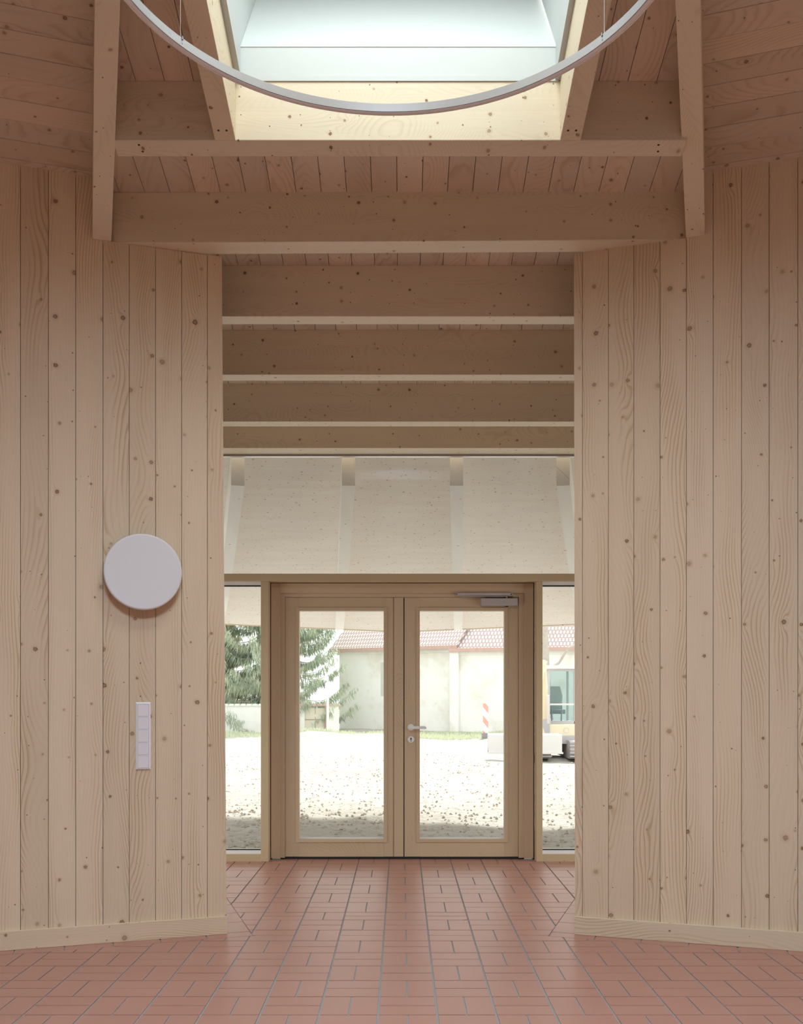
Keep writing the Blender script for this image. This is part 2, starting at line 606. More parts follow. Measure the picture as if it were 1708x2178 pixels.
def side_ceiling(W, name, label):
    base = MB()
    # plane: z = ctop + SLOPE * t, from the rafter outwards, up to the middle of the room
    ra = RAF[W.sgn][0]
    P = lambda a, t, dz: W.p(a, t, W.ctop + SLOPE * t + dz)
    t1 = APO - 0.05
    a_out = lambda t: ra + (WALL_LEN - ra + 0.45) * (1 - t / (APO + 0.3)) + 0.1
    k = len(base.v)
    lo = [P(ra - 0.02, -0.1, TH + .004), P(a_out(-0.1), -0.1, TH + .004), P(a_out(t1), t1, TH + .004), P(ra - 0.02, t1, TH + .004)]
    hi = [q + V((0, 0, 0.12)) for q in lo]
    base.v += lo + hi
    for f in ([0, 1, 2, 3], [7, 6, 5, 4], [0, 4, 5, 1], [1, 5, 6, 2], [2, 6, 7, 3], [3, 7, 4, 0]):
        base.f.append([k + i for i in f])
        base.uv.append([(base.v[k + i].x, base.v[k + i].y) for i in f])
    c = mk(name, base, DARK)
    tag(c, label, 'ceiling', kind='structure')
    L = math.sqrt(1 + SLOPE ** 2)
    D = (W.T + Z3 * SLOPE) / L
    N = Z3
    pitch = 0.1285
    for i in range(-1, 16):
        t0 = 0.0376 + pitch * i
        b = MB()
        g = 0.0016
        w = pitch * L - 2 * g
        O = P(0, t0, random.uniform(-0.0015, 0.0015)) + D * g
        b.prism([(ra, 0), (a_out(t0), 0), (a_out(t0), w), (ra, w)], O, W.S, D, N, 0.0, TH)
        mk('board', b, CEILW, c)
    # the rest, towards the apex: joined boards out of view
    rest = MB()
    i = 16
    while 0.0376 + pitch * (i + 1) < t1:
        t0 = 0.0376 + pitch * i
        rest.prism([(ra, 0), (a_out(t0), 0), (a_out(t0), pitch * L - .003), (ra, pitch * L - .003)],
                   P(0, t0, 0) + D * 0.0015, W.S, D, N, 0.0, TH)
        i += 1
    o = mk('boards', rest, CEILW, c)
    o['kind'] = 'stuff'
    return c


side_ceiling(LW, 'ceiling_left', 'sloping board ceiling left of the left rafter')
side_ceiling(RW, 'ceiling_right', 'sloping board ceiling right of the right rafter')

# centre ceiling with the roof light opening, running on above the entrance lobby
SKX0, SKX1, SKY0, SKY1 = -0.794, 0.759, 3.10, 4.656
cz = lambda y: CEN_A - CEN_M * y
CL = math.sqrt(1 + CEN_M ** 2)
CD = V((0, 1, -CEN_M)) / CL


def raf_x(y):
    W = LW
    a = RAF[-1][0]
    p = W.p(a, 0)
    return -(p.x + (p.y - y) * math.tan(A18))


cb = MB()
LOB_Y1 = 7.93


def slab(mb, x0, x1, y0, y1, dz0, dz1):
    k = len(mb.v)
    for dz in (dz0, dz1):
        mb.v += [V((x0, y0, cz(y0) + dz)), V((x1, y0, cz(y0) + dz)), V((x1, y1, cz(y1) + dz)), V((x0, y1, cz(y1) + dz))]
    for f in ([3, 2, 1, 0], [4, 5, 6, 7], [0, 1, 5, 4], [1, 2, 6, 5], [2, 3, 7, 6], [3, 0, 4, 7]):
        mb.f.append([k + i for i in f])
        mb.uv.append([(mb.v[k + i].y, mb.v[k + i].x) for i in f])


def cpoly(mb, poly, dz0, dz1):
    """slab of the centre plane over a plan polygon"""
    k, n = len(mb.v), len(poly)
    for dz in (dz0, dz1):
        mb.v += [V((x, y, cz(y) + dz)) for x, y in poly]
    for f in [list(reversed(range(n))), list(range(n, 2 * n))] + [[i, (i + 1) % n, n + (i + 1) % n, n + i] for i in range(n)]:
        mb.f.append([k + i for i in f])
        mb.uv.append([((mb.v[k + i].y - 5) * CL, mb.v[k + i].x - min(p[0] for p in poly) + (mb.v[k + i].z - cz(mb.v[k + i].y))) for i in f])


TA = math.tan(A18)
RL0, RR0 = LW.p(RAF[-1][0], 0), RW.p(RAF[1][0], 0)


def between_rafters(poly):
    # keep x >= left rafter axis, x <= right rafter axis
    p = clip(poly, (1.0, TA), RL0.x + TA * RL0.y)
    return clip(p, (-1.0, TA), -RR0.x + TA * RR0.y) if len(p) > 2 else p


R4 = lambda x0, x1, y0, y1: [(x0, y0), (x1, y0), (x1, y1), (x0, y1)]
for q in (R4(-1.9, SKX0 - .02, 0.4, SKY1 + .02), R4(SKX1 + .02, 1.9, 0.4, SKY1 + .02), R4(SKX0 - .02, SKX1 + .02, 0.4, SKY0 - .02),
          R4(-1.9, 1.9, SKY1 + .02, 5.345)):
    q = between_rafters(q)
    if len(q) > 2:
        cpoly(cb, q, TH + .006, .16)
cpoly(cb, R4(-2.7, 2.7, 5.345, LOB_Y1), TH + .006, .16)
cc = mk('ceiling_center', cb, DARK)
tag(cc, 'board ceiling between the rafters and above the entrance lobby', 'ceiling', kind='structure')
xj = -1.410 - 0.1385 * 9
while xj < 2.66:
    x0, x1 = xj + .0016, xj + 0.1385 - .0016
    xm = (x0 + x1) / 2
    segs = [R4(x0, x1, 5.36, LOB_Y1)]
    if SKX0 - .03 < xm < SKX1 + .03:
        segs += [R4(x0, x1, 4.70, 5.35), R4(x0, x1, 0.6, SKY0 - .06)]
    else:
        segs += [R4(x0, x1, 0.6, 5.35)]
    for n_, q in enumerate(segs):
        if n_:
            q = between_rafters(q)
        if len(q) < 3 or area(q) < 1e-3:
            continue
        b = MB()
        cpoly(b, q, 0.0, TH)
        mk('board', b, CEILW, cc)
    xj += 0.1385

# remaining roof facets of the ten-sided room
rr = MB()
apex_z = 4.18 + SLOPE * APO
for azd in (54, 90, 126, 162, 198, 234, 270, 306):
    az = math.radians(azd)
    n = V((math.sin(az), math.cos(az), 0))
    t = V((n.y, -n.x, 0))
    O = V((ROOM_C[0], ROOM_C[1], 4.18)) + n * (APO + 0.1)
    h2 = (APO + .1) * math.tan(A18)
    A = V((ROOM_C[0], ROOM_C[1], apex_z))
    k = len(rr.v)
    rr.v += [O - t * h2, O + t * h2, A]
    rr.v += [q + V((0, 0, .1)) for q in (O - t * h2, O + t * h2, A)]
    for f in ([0, 1, 2], [5, 4, 3], [0, 3, 4, 1], [1, 4, 5, 2], [2, 5, 3, 0]):
        rr.f.append([k + i for i in f])
        rr.uv.append([(rr.v[k + i].x, rr.v[k + i].y) for i in f])
tag(mk('ceiling_rear', rr, CEILW, recalc=False), 'sloping spruce tent ceiling over the rear of the room', 'ceiling', kind='structure')

# ------------------------------------------------------------------ rafters and beams
for W, lab in ((LW, 'sloping spruce rafter running down to the left board wall'),
               (RW, 'sloping spruce rafter running down to the right board wall')):
    a, w = RAF[W.sgn]
    b = MB()
    O = W.p(a, 0, 0)
    prof = [(0.0, W.plate), (4.6, W.plate + 4.6 * 0.243), (4.6, W.plate + 4.6 * 0.243 + 0.40), (0.0, W.plate + 0.40)]
    b.prism(prof, O, W.T, Z3, W.S, -w / 2, w / 2)
    tag(mk('rafter', b, BEAMW, bevel=0.003), lab, 'rafter')

for x0, x1, lab in ((-0.893, SKX0, 'rafter edging the roof light on its left side'),
                    (SKX1, 0.858, 'rafter edging the roof light on its right side')):
    b = MB()
    z = lambda y: cz(y) - 0.285
    prof = [(-4.656, z(4.656)), (-2.9, z(2.9)), (-2.9, cz(2.9)), (-4.656, cz(4.656))]
    b.prism([(p, q) for p, q in prof], (0, 0, 0), -Y3, Z3, X3, x0, x1)
    r = tag(mk('rafter', b, BEAMW, bevel=0.003), lab, 'rafter')
    for dx in (0.028, 0.066):
        s = MB()
        yy = 4.60
        s.cyl((x0 + dx, yy, z(yy) - 0.0012), (x0 + dx, yy, z(yy) + 0.004), 0.0055, n=10)
        mk('screw', s, BLACK, r)


def trimmer(y0, y1, xa, xb, lab, near=False):
    b = MB()
    zb0, zb1 = cz(y0) - 0.285, cz(y1) - 0.285
    prof = [(y0, zb0), (y1, zb1), (y1, cz(y1)), (y0, cz(y0))]
    # grain along x: prism polygon lies in the (x, y) cross direction, so build by hand
    k = len(b.v)
    for x in (xa, xb):
        b.v += [V((x, p, q)) for p, q in prof]
    for f in ([0, 1, 2, 3], [7, 6, 5, 4]):
        b.f.append([k + i for i in f])
        b.uv.append([(b.v[k + i].y, b.v[k + i].z) for i in f])
    for i in range(4):
        j = (i + 1) % 4
        f = [k + i, k + j, k + 4 + j, k + 4 + i]
        b.f.append(f)
        b.uv.append([(b.v[q].x, b.v[q].z + b.v[q].y * 1.0) for q in f])
    return tag(mk('beam', b, BEAMW, bevel=0.003), lab, 'beam')


tr = trimmer(4.656, 4.752, -1.385, 1.365, 'cross beam closing the lower end of the roof light')
for xs in (-1.26, 1.24):
    for yy in (4.683, 4.722):
        s = MB()
        zb = cz(yy) - 0.285
        s.cyl((xs + (yy - 4.7) * .2, yy, zb - 0.0012), (xs + (yy - 4.7) * .2, yy, zb + 0.004), 0.0055, n=10)
        mk('screw', s, BLACK, tr)
trimmer(2.98, 3.10, -0.89, 0.86, 'cross beam closing the upper end of the roof light')


def beam(name, x0, x1, y0, y1, z0l, z0r, z1l, z1r, lab, cat='beam', mat=None):
    b = MB()
    k = 0
    pts = [(x0, y0, z0l), (x1, y0, z0r), (x1, y1, z0r), (x0, y1, z0l),
           (x0, y0, z1l), (x1, y0, z1r), (x1, y1, z1r), (x0, y1, z1l)]
    b.v = [V(p) for p in pts]
    for f in ([3, 2, 1, 0], [4, 5, 6, 7], [0, 1, 5, 4], [1, 2, 6, 5], [2, 3, 7, 6], [3, 0, 4, 7]):
        b.f.append(f)
        b.uv.append([(b.v[i].x, b.v[i].z * 1.0 + b.v[i].y) for i in f])
    return tag(mk(name, b, mat or BEAMW, bevel=0.003), lab, cat)


beam('header_beam', -1.61, 1.585, 5.344, 5.487, 3.833, 3.852, 4.112, 4.128,
     'deep header beam spanning above the opening between both rafters')
beam('beam', -2.6, 2.6, 5.92, 6.047, 3.654, 3.654, cz(5.92), cz(5.92), 'first lobby beam behind the header, nearest and highest')
beam('beam', -2.6, 2.6, 6.545, 6.672, 3.505, 3.505, cz(6.545), cz(6.545), 'second lobby beam behind the header beam')
beam('beam', -2.6, 2.6, 7.17, 7.30, 3.365, 3.365, cz(7.17), cz(7.17), 'third lobby beam behind the header beam')
b4 = beam('beam', -2.6, 2.6, 7.69, 7.93, 3.302, 3.302, cz(7.69), cz(7.69), 'lowest lobby beam sitting on top of the entrance glazing')

# ------------------------------------------------------------------ roof light shaft
sk = empty('roof_light', (0, 3.9, 4.3))
tag(sk, 'white lined roof light with splayed lower reveal', 'skylight')
CX0, CX1 = SKX0 + 0.024, SKX1 - 0.021
zc = 4.454
b = MB()
b.box(CX0 - .012, CX1 + .012, SKY1 + 0.004, SKY1 + 0.03, cz(SKY1) + .022, zc, 'x')
mk('curb_board', b, CURB, sk)
b = MB()
b.box(CX0 - .012, CX1 + .012, SKY1 - 0.006, SKY1 + 0.004, cz(SKY1) - 0.004, cz(SKY1) + 0.020, 'x')
mk('curb_lip', b, CURB, sk)
for sx, xa in ((-1, CX0), (1, CX1)):
    b = MB()
    prof = [(SKY0, cz(SKY0) + 0.02), (SKY1, cz(SKY1) + 0.02), (SKY1, zc), (SKY0, zc + 0.40)]
    b.prism([(p, q) for p, q in prof], (0, 0, 0), Y3, Z3, X3, *sorted((xa, xa + sx * 0.018)))
    mk('side_curb', b, CURB, sk)
    b = MB()
    prof = [(SKY1, zc + .004), (5.46, 5.40), (2.9, 5.62), (SKY0, zc + 0.40)]
    b.prism(prof, (0, 0, 0), Y3, Z3, X3, *sorted((xa + sx * .002, xa + sx * 0.02)))
    mk('side_lining', b, CURB, sk)
    b = MB()
    prof = [(SKY0, cz(SKY0) - 0.03), (SKY1 - 0.03, cz(SKY1 - .03) - 0.03 + .03), (SKY1 - .03, cz(SKY1) + .026), (SKY0, cz(SKY0) + 0.026)]
    b.prism([(SKY0, cz(SKY0) + .001), (SKY1, cz(SKY1) + .001), (SKY1, cz(SKY1) + .022), (SKY0, cz(SKY0) + .022)], (0, 0, 0), Y3, Z3, X3,
            *sorted((xa - sx * 0.004, xa + sx * 0.030)))
    mk('side_lip', b, CURB, sk)
b = MB()
e = V((0, 5.158 - SKY1, 5.035 - zc)).normalized()
nrm = V((0, e.z, -e.y))
b.obox((0, SKY1 + .001, zc), X3, e, nrm, (CX0 - .02, CX1 + .02), (0.0, 1.12), (0.0, 0.02))
mk('splayed_reveal', b, CURB, sk)
b = MB()
b.box(CX0 - .02, CX1 + .02, SKY0 - 0.03, SKY0 - 0.005, cz(SKY0) + 0.02, 5.62, 'x')
mk('upper_lining', b, CURB, sk)
b = MB()
b.obox((0, 2.9, 5.62), X3, V((0, 2.56, -0.22)).normalized(), V((0, .22, 2.56)).normalized(), (CX0 - .06, CX1 + .06), (-0.05, 2.75), (0.0, 0.012))
mk('opal_pane', b, OPAL, sk)

lan = empty('added_lantern', (0.25, 0.45, 5.0))  # made-up lantern around the added fill lamp, never in view
tag(lan, 'added unseen roof lantern holding the overhead fill lamp', 'skylight')
for (xa, xb, ya, yb) in ((-.84, -.80, -.64, 1.54), (1.30, 1.34, -.64, 1.54), (-.80, 1.30, -.64, -.60), (-.80, 1.30, 1.50, 1.54)):
    b = MB()
    b.box(xa, xb, ya, yb, 5.0, 5.3, 'x')
    mk('curb_board', b, CURB, lan)
b = MB()
b.box(-.84, 1.34, -.64, 1.54, 5.30, 5.34, 'x')
mk('opal_pane', b, OPAL, lan)

# ------------------------------------------------------------------ ring pendant lamp
K = 2.4
RZ, RR, RCX, RCY = EYE + K, 0.40 * K, -0.018 * K, 1.28 * K
rg = empty('ring_pendant_lamp', (RCX, RCY, RZ))
tag(rg, 'large silver grey ring pendant lamp hanging below the roof light', 'lamp')
H = 0.0150 * K
Wd = 0.0090 * K
b = MB()
b.lathe([(RR - Wd, 0.004), (RR - Wd, H), (RR, H), (RR, 0.004)], (RCX, RCY, RZ), X3, Y3, Z3, n=160, closed=True)
o = mk('ring_body', b, LACQ, rg)
b = MB()
b.lathe([(RR - Wd + .003, 0.0015), (RR - Wd + .003, 0.005), (RR - .003, 0.005), (RR - .003, 0.0015)], (RCX, RCY, RZ), X3, Y3, Z3, n=160, closed=True)
mk('diffuser', b, LAMPW, rg)
b = MB()
b.lathe([(RR - .003, -.0005), (RR - .003, 0.005), (RR + .001, 0.005), (RR + .001, -.0005)], (RCX, RCY, RZ), X3, Y3, Z3, n=160, closed=True)
mk('lower_rim', b, PLASTIC, rg)
for (px, py) in ((-0.829, 3.62), (0.757, 3.60), (RCX, RCY - RR + .01)):
    d = V((px - RCX, py - RCY, 0)).normalized()
    p = V((RCX, RCY, RZ)) + d * (RR - Wd * 0.5)
    top = min(cz(p.y), 6) - (0.0 if py > 3 else 0.0)
    b = MB()
    b.cyl((p.x, p.y, RZ + H * 0.9), (p.x, p.y, top), 0.0012, n=6)
    c = mk('suspension_cable', b, STEEL, rg)
    b = MB()
    q = V((RCX, RCY, RZ)) + d * (RR - Wd - .001)
    b.cyl(q + V((0, 0, H * .82)), q + V((0, 0, H * 1.12)), 0.0035, n=8)
    b.cyl(q + V((0, 0, H * .45)) - d * .001, q + V((0, 0, H * .45)) + d * .003, 0.0022, n=8)
    mk('cable_clip', b, STEEL, rg)

# ------------------------------------------------------------------ round wall lamp and switch plate on the left wall
def wall_hit(W, x, y, t):
    """point seen at pixel (x, y) on the plane t in front of wall W"""
    u = (x - CX) / F
    o = W.O + W.T * t
    a = (u * o.y - o.x) / (W.S.x - u * W.S.y)
    q = o + W.S * a
    return V((q.x, q.y, PZ(y, q.y)))


lt = 0.075
c = wall_hit(LW, 304.5, 1216, lt)
Rl = 81.0 / F * c.y
base = c - LW.T * lt
disc = empty('wall_lamp', base)
tag(disc, 'round white disc wall lamp on the left board wall', 'lamp')
b = MB()
b.lathe([(0.0, lt), (Rl - 0.008, lt), (Rl - 0.003, lt - 0.002), (Rl, lt - 0.008), (Rl - 0.001, lt - 0.040), (Rl - 0.006, lt - 0.046), (0.0, lt - 0.046)],
        base, LW.S, Z3, LW.T, n=96)
mk('disc_cover', b, LAMPW, disc, smooth=False)
b = MB()
b.lathe([(0.0, 0.0), (Rl * .55, 0.0), (Rl * .55, lt - 0.045), (0.0, lt - 0.045)], base, LW.S, Z3, LW.T, n=48)
mk('mounting_base', b, SLOT, disc)

c = wall_hit(LW, 304.7, 1565.5, 0.010)
fz = c.y / F
base = c - LW.T * 0.010
sw = empty('switch_plate', base)
tag(sw, 'white five-gang light switch plate below the round wall lamp', 'switch')
hw, hh = 0.0405, 143.8 * fz / 2
b = MB()
# frame: bevelled plate
A, B, C = LW.S, Z3, LW.T
k = 0
ring0 = [(-hw, -hh), (hw, -hh), (hw, hh), (-hw, hh)]
ring1 = [(-hw + .007, -hh + .007), (hw - .007, -hh + .007), (hw - .007, hh - .007), (-hw + .007, hh - .007)]
for rg_, h in ((ring0, 0.0), (ring0, 0.004), (ring1, 0.0095)):
    for p, q in rg_:
        b.v.append(base + A * p + B * q + C * h)
for lv in (0, 4):
    for i in range(4):
        j = (i + 1) % 4
        b.f.append([lv + i, lv + j, lv + 4 + j, lv + 4 + i])
        b.uv.append([(0, 0)] * 4)
b.f.append([8, 9, 10, 11])
b.uv.append([(0, 0)] * 4)
b.f.append([3, 2, 1, 0])
b.uv.append([(0, 0)] * 4)
mk('frame', b, PLASTIC, sw)
gang = (2 * hh - 0.014 - 0.004) / 5
for i in range(5):
    zc_ = hh - 0.009 - gang * (i + 0.5)
    b = MB()
    w2, h2 = 0.0285, gang / 2 - 0.0032
    b.obox(base, A, B, C, (-w2 - .0012, w2 + .0012), (zc_ - h2 - .0014, zc_ + h2 + .0010), (0.0090, 0.0097))
    mk('gap', b, SLOT, sw)
    b = MB()
    # a rocker slightly tilted: upper half higher than the lower
    tl = 0.0035 if i in (1, 2, 3) else 0.0015
    pts = [(-h2, 0.0097), (-h2, 0.0100 + 0.0006), (0.0, 0.0100 + tl * 0.5), (h2, 0.0100 + tl), (h2, 0.0097)]
    b.prism([(p, q) for p, q in pts], base + B * zc_, B, C, A, -w2, w2)
    mk('rocker', b, PLASTIC, sw)

# ------------------------------------------------------------------ tiled floor
fl = MB()
fl.box(-6, 6, -5.2, 8.2, -0.10, -0.005, 'x')
floor = mk('floor', fl, GROUT)
tag(floor, 'red clay tile floor laid in a half basket weave', 'floor', kind='structure')
PIT = 0.25
GX0 = -0.099
J = 0.0046
ROOM_Y, LOB_Y = 5.845, 6.05
full = {}
pieces = []          # (projected size, polys, centre)


def keep(poly):
    """cut a tile along the border strips that follow both walls"""
    res = [poly]
    for W in (LW, RW):
        nxt = []
        S2, T2 = (W.S.x, W.S.y), (W.T.x, W.T.y)
        o_t = W.O.x * T2[0] + W.O.y * T2[1]
        o_s = W.O.x * S2[0] + W.O.y * S2[1]
        for p in res:
            a = clip(p, T2, o_t + 0.105)
            if len(a) > 2 and area(a) > 2e-4:
                nxt.append(a)
            bq = clip(p, (-T2[0], -T2[1]), -(o_t + 0.105))
            if len(bq) > 2:
                bq = clip(bq, (-S2[0], -S2[1]), -(o_s - 0.135))
                if len(bq) > 2 and area(bq) > 2e-4:
                    nxt.append(bq)
        res = nxt
    return res


def add_tile(x0, x1, y0, y1):
    r = [(x0, y0), (x1, y0), (x1, y1), (x0, y1)]
    ps = keep(r)
    if not ps:
        return
    whole = len(ps) == 1 and abs(area(ps[0]) - area(r)) < 1e-7
    yc, xc = (y0 + y1) / 2, (x0 + x1) / 2
    vis = 0.0
    if yc > 3.8:
        px = CX + F * xc / yc
        py = HOR + F * EYE / yc
        hid = (yc > 5.6 and (px < 478 or px > 1228))
        if -90 < px < 1800 and py < 2230 and not hid and yc < 8.0:
            vis = sum(area(p) for p in ps) / yc ** 3
    pieces.append((vis, ps, (xc, yc), (x1 - x0, y1 - y0) if whole else None))


def cellfill(c, y0, y1, horiz):
    x0, x1 = GX0 + PIT * c, GX0 + PIT * (c + 1)
    if horiz:
        ym = (y0 + y1) / 2
        add_tile(x0 + J, x1 - J, y0 + J, ym - J * .8)
        add_tile(x0 + J, x1 - J, ym + J * .8, y1 - J)
    else:
        xm = (x0 + x1) / 2
        add_tile(x0 + J, xm - J * .8, y0 + J, y1 - J)
        add_tile(xm + J * .8, x1 - J, y0 + J, y1 - J)


for r in range(0, 44):
    y1 = ROOM_Y - r * 0.2475
    y0 = y1 - 0.2475
    for c in range(-21, 21):
        xm = GX0 + PIT * (c + .5)
        if (xm - ROOM_C[0]) ** 2 + ((y0 + y1) / 2 - ROOM_C[1]) ** 2 > 5.45 ** 2 and abs(xm) > 1.3:
            continue
        cellfill(c, y0, y1, (c + r) % 2 == 0)
for c in range(-10, 11):
    cellfill(c, ROOM_Y, LOB_Y, c % 2 != 0)
for r in range(0, 7):
    y0 = LOB_Y + r * 0.2907
    y1 = y0 + 0.2907
    for c in range(-10, 11):
        cellfill(c, y0, min(y1, 8.06), (c + r) % 2 == 0)


def border(W, a0, a1, t0, t1):
    ps = [[(W.p(a, t).x, W.p(a, t).y) for a, t in ((a0, t0), (a1, t0), (a1, t1), (a0, t1))]]
    cxy = W.p((a0 + a1) / 2, (t0 + t1) / 2)
    px = CX + F * cxy.x / cxy.y
    vis = area(ps[0]) / cxy.y ** 3 if -90 < px < 1800 else 0
    if t1 < 0 and cxy.y > 5.75:
        vis *= 0.5
    pieces.append((vis, ps, (cxy.x, cxy.y), None))


for W in (LW, RW):
    a = -0.131
    i = 0
    while a < WALL_LEN + .9:
        border(W, a + J * .6, min(a + 0.25, WALL_LEN + 1) - J * .6, 0.0, 0.105 - J * 1.4)
        a += 0.25
    t = -0.004
    while t > -0.9:
        border(W, -0.131, -0.004, t - 0.25 + J, t - J * .4)
        t -= 0.25

pieces.sort(key=lambda q: -q[0])


def tile_mb(mb, ps, off=(0, 0), top=0.0):
    for p in ps:
        q = [(x - off[0], y - off[1]) for x, y in p]
        mb.prism(q, (0, 0, 0), X3, Y3, Z3, -0.005, top)
    return mb


tmesh = {}
n_ind = 0
stuffm = MB()
for vis, ps, cen, dims in pieces:
    if n_ind < 298 and vis > 0:
        key = None if dims is None else (round(dims[0], 3), round(dims[1], 3))
        if key is not None and key in tmesh:
            o = bpy.data.objects.new('tile', tmesh[key])
            COL.objects.link(o)
            o.parent = floor
            o.location = V((cen[0], cen[1], 0)) - PLOC[floor.name]
        else:
            mb = tile_mb(MB(), ps)
            o = mk('tile', mb, TILE, floor, origin=(cen[0], cen[1], 0), bevel=0.0008)
            if key is not None:
                tmesh[key] = o.data
        o.location.z += random.uniform(-0.0006, 0.0004)
        n_ind += 1
    else:
        tile_mb(stuffm, ps)
o = mk('tiles', stuffm, TILE, floor)
o['kind'] = 'stuff'

# ------------------------------------------------------------------ entrance front: posts, header, glazing
GY = 7.93
f788 = F / 7.88
hx0, hx1 = -2.58, 2.58  # side lights stretched out of view to let more light into the lobby
hd = beam('door_header', hx0, hx1, 7.88, 7.98, 2.272, 2.272, 2.334, 2.334, 'slim header beam above the doors and side lights', 'beam', POSTW)
for x0, x1, lab in ((PX(554.6, 7.88), -1.0756, 'slim square post between left side light and doors'),
                    (1.091, PX(1154.2, 7.88), 'slim square post between right side light and doors')):
    b = MB()
    b.box(x0, x1, 7.88, 7.98, 0.0, 2.272)
    tag(mk('post', b, POSTW, bevel=0.003), lab, 'post')
for i, (xa, xb, lab) in enumerate(((hx0, PX(554.6, 7.88), 'narrow side light glazing left of the double door'),
                                   (PX(1154.2, 7.88), hx1, 'narrow side light glazing right of the double door'))):
    w = empty('window_%d' % (i + 1), ((xa + xb) / 2, GY, 0))
    tag(w, lab, 'window', kind='structure')
    b = MB()
    b.box(xa, xb, 7.893, 8.04, 0.0, 0.060, 'x')
    mk('bottom_rail', b, POSTW, w)
    b = MB()
    b.box(xa, xb, 7.91, 8.02, 0.060, 0.090, 'x')
    mk('sill_strip', b, PALE, w)
    b = MB()
    b.box(xa, xb, 7.905, 7.935, 2.243, 2.272, 'x')
    mk('top_strip', b, PALE, w)
    b = MB()
    b.box(xa, xb, 7.908, 7.940, 2.234, 2.243, 'x')
    mk('gasket', b, BLACK, w)
    b = MB()
    b.box(xa, xb, 7.912, 7.930, 0.090, 0.098, 'x')
    mk('gasket', b, BLACK, w)
    b = MB()
    b.box(xa, xb, GY, GY + .012, 0.088, 2.240)
    mk('glass_pane', b, GLASS, w)
    ex = hx0 if xa < 0 else hx1
    b = MB()
    b.box(ex - .04, ex + .04, 7.88, 8.05, 0.0, 2.265)
    mk('frame_post', b, BEAMW, w)
# glazing above the header
w3 = empty('window_3', (0, GY, 2.334))
tag(w3, 'wide fixed glazing above the doors looking up under the canopy', 'window', kind='structure')
b = MB()
b.box(-2.5, 2.5, GY, GY + .012, 2.334, 3.296)
mk('glass_pane', b, GLASS, w3)
b = MB()
b.box(-2.5, 2.5, 7.895, 7.945, 3.293, 3.302, 'x')
mk('head_profile', b, SLOT, w3)
b = MB()
b.box(-2.5, 2.5, 7.890, 7.925, 3.285, 3.2925, 'x')
mk('head_profile', b, ALU, w3)
# unseen lobby side walls; low openings added to go with the fill lamps
for i, (sg, nm, lab) in enumerate(((-1, 'wall_lobby_left', 'lobby side wall hidden behind the left board wall'),
                                   (1, 'wall_lobby_right', 'lobby side wall hidden behind the right board wall'))):
    b = MB()
    xa, xb = sorted((sg * 2.62, sg * 2.70))
    for y0, y1, z0, z1 in ((4.9, 5.95, 0, 4.3), (7.75, 8.05, 0, 3.55), (5.95, 7.75, 1.8, 4.0), (5.95, 7.75, 0, 0.1)):
        b.box(xa, xb, y0, y1, z0, z1)
    tag(mk(nm, b, SPRUCE), lab, 'wall', kind='structure')

# ------------------------------------------------------------------ double door
DX = lambda x: PX(x, 8.0)
DZ = lambda y: PZ(y, 8.0)
fr = empty('door_frame', (0, 8.0, 0))
tag(fr, 'brown wooden door frame around the glazed double door', 'door frame')
ztop = DZ(1241)
for sg, xo, xi, xs in ((-1, 577, 596, 606), (1, 1134, 1115, 1103.5)):
    b = MB()
    a0, a1 = sorted((DX(xo), DX(xi)))
    b.box(a0, a1, 7.985, 8.07, 0.012, ztop)
    j = mk('jamb', b, DOORW, fr, bevel=0.002)
    b = MB()
    a0, a1 = sorted((DX(xi), DX(xs)))
    b.box(a0, a1, 8.000, 8.07, 0.012, DZ(1262))
    mk('stop_strip', b, DOORW, fr, bevel=0.002)
    # solid black strip painting in the shaded gap beside the frame
    b = MB()
    a0, a1 = sorted((DX(xo) - sg * 0.0005, DX(xo) + sg * 0.010))
    b.box(a0, a1, 7.990, 8.06, 0.0, ztop + .01)
    mk('dark_gap_strip', b, BLACK, fr)
b = MB()
b.box(DX(596), DX(1115), 7.985, 8.07, DZ(1262), ztop, 'x')
mk('head', b, DOORW, fr, bevel=0.002)
b = MB()
b.box(DX(606), DX(1103.5), 8.000, 8.07, DZ(1270), DZ(1262), 'x')
mk('stop_strip', b, DOORW, fr, bevel=0.002)
b = MB()
b.box(DX(575), DX(1136), 7.990, 8.06, ztop, ztop + .012, 'x')
mk('dark_gap_strip', b, BLACK, fr)  # black strip standing for the dark gap above the head
b = MB()
b.box(DX(596), DX(1115), 8.012, 8.07, 0.0, 0.016, 'x')
mk('threshold', b, BLACK, fr)

Y0, Y1 = 8.010, 8.078
gt, gb = DZ(1299), DZ(1785)
lb, lt_ = 0.020, DZ(1270.5)


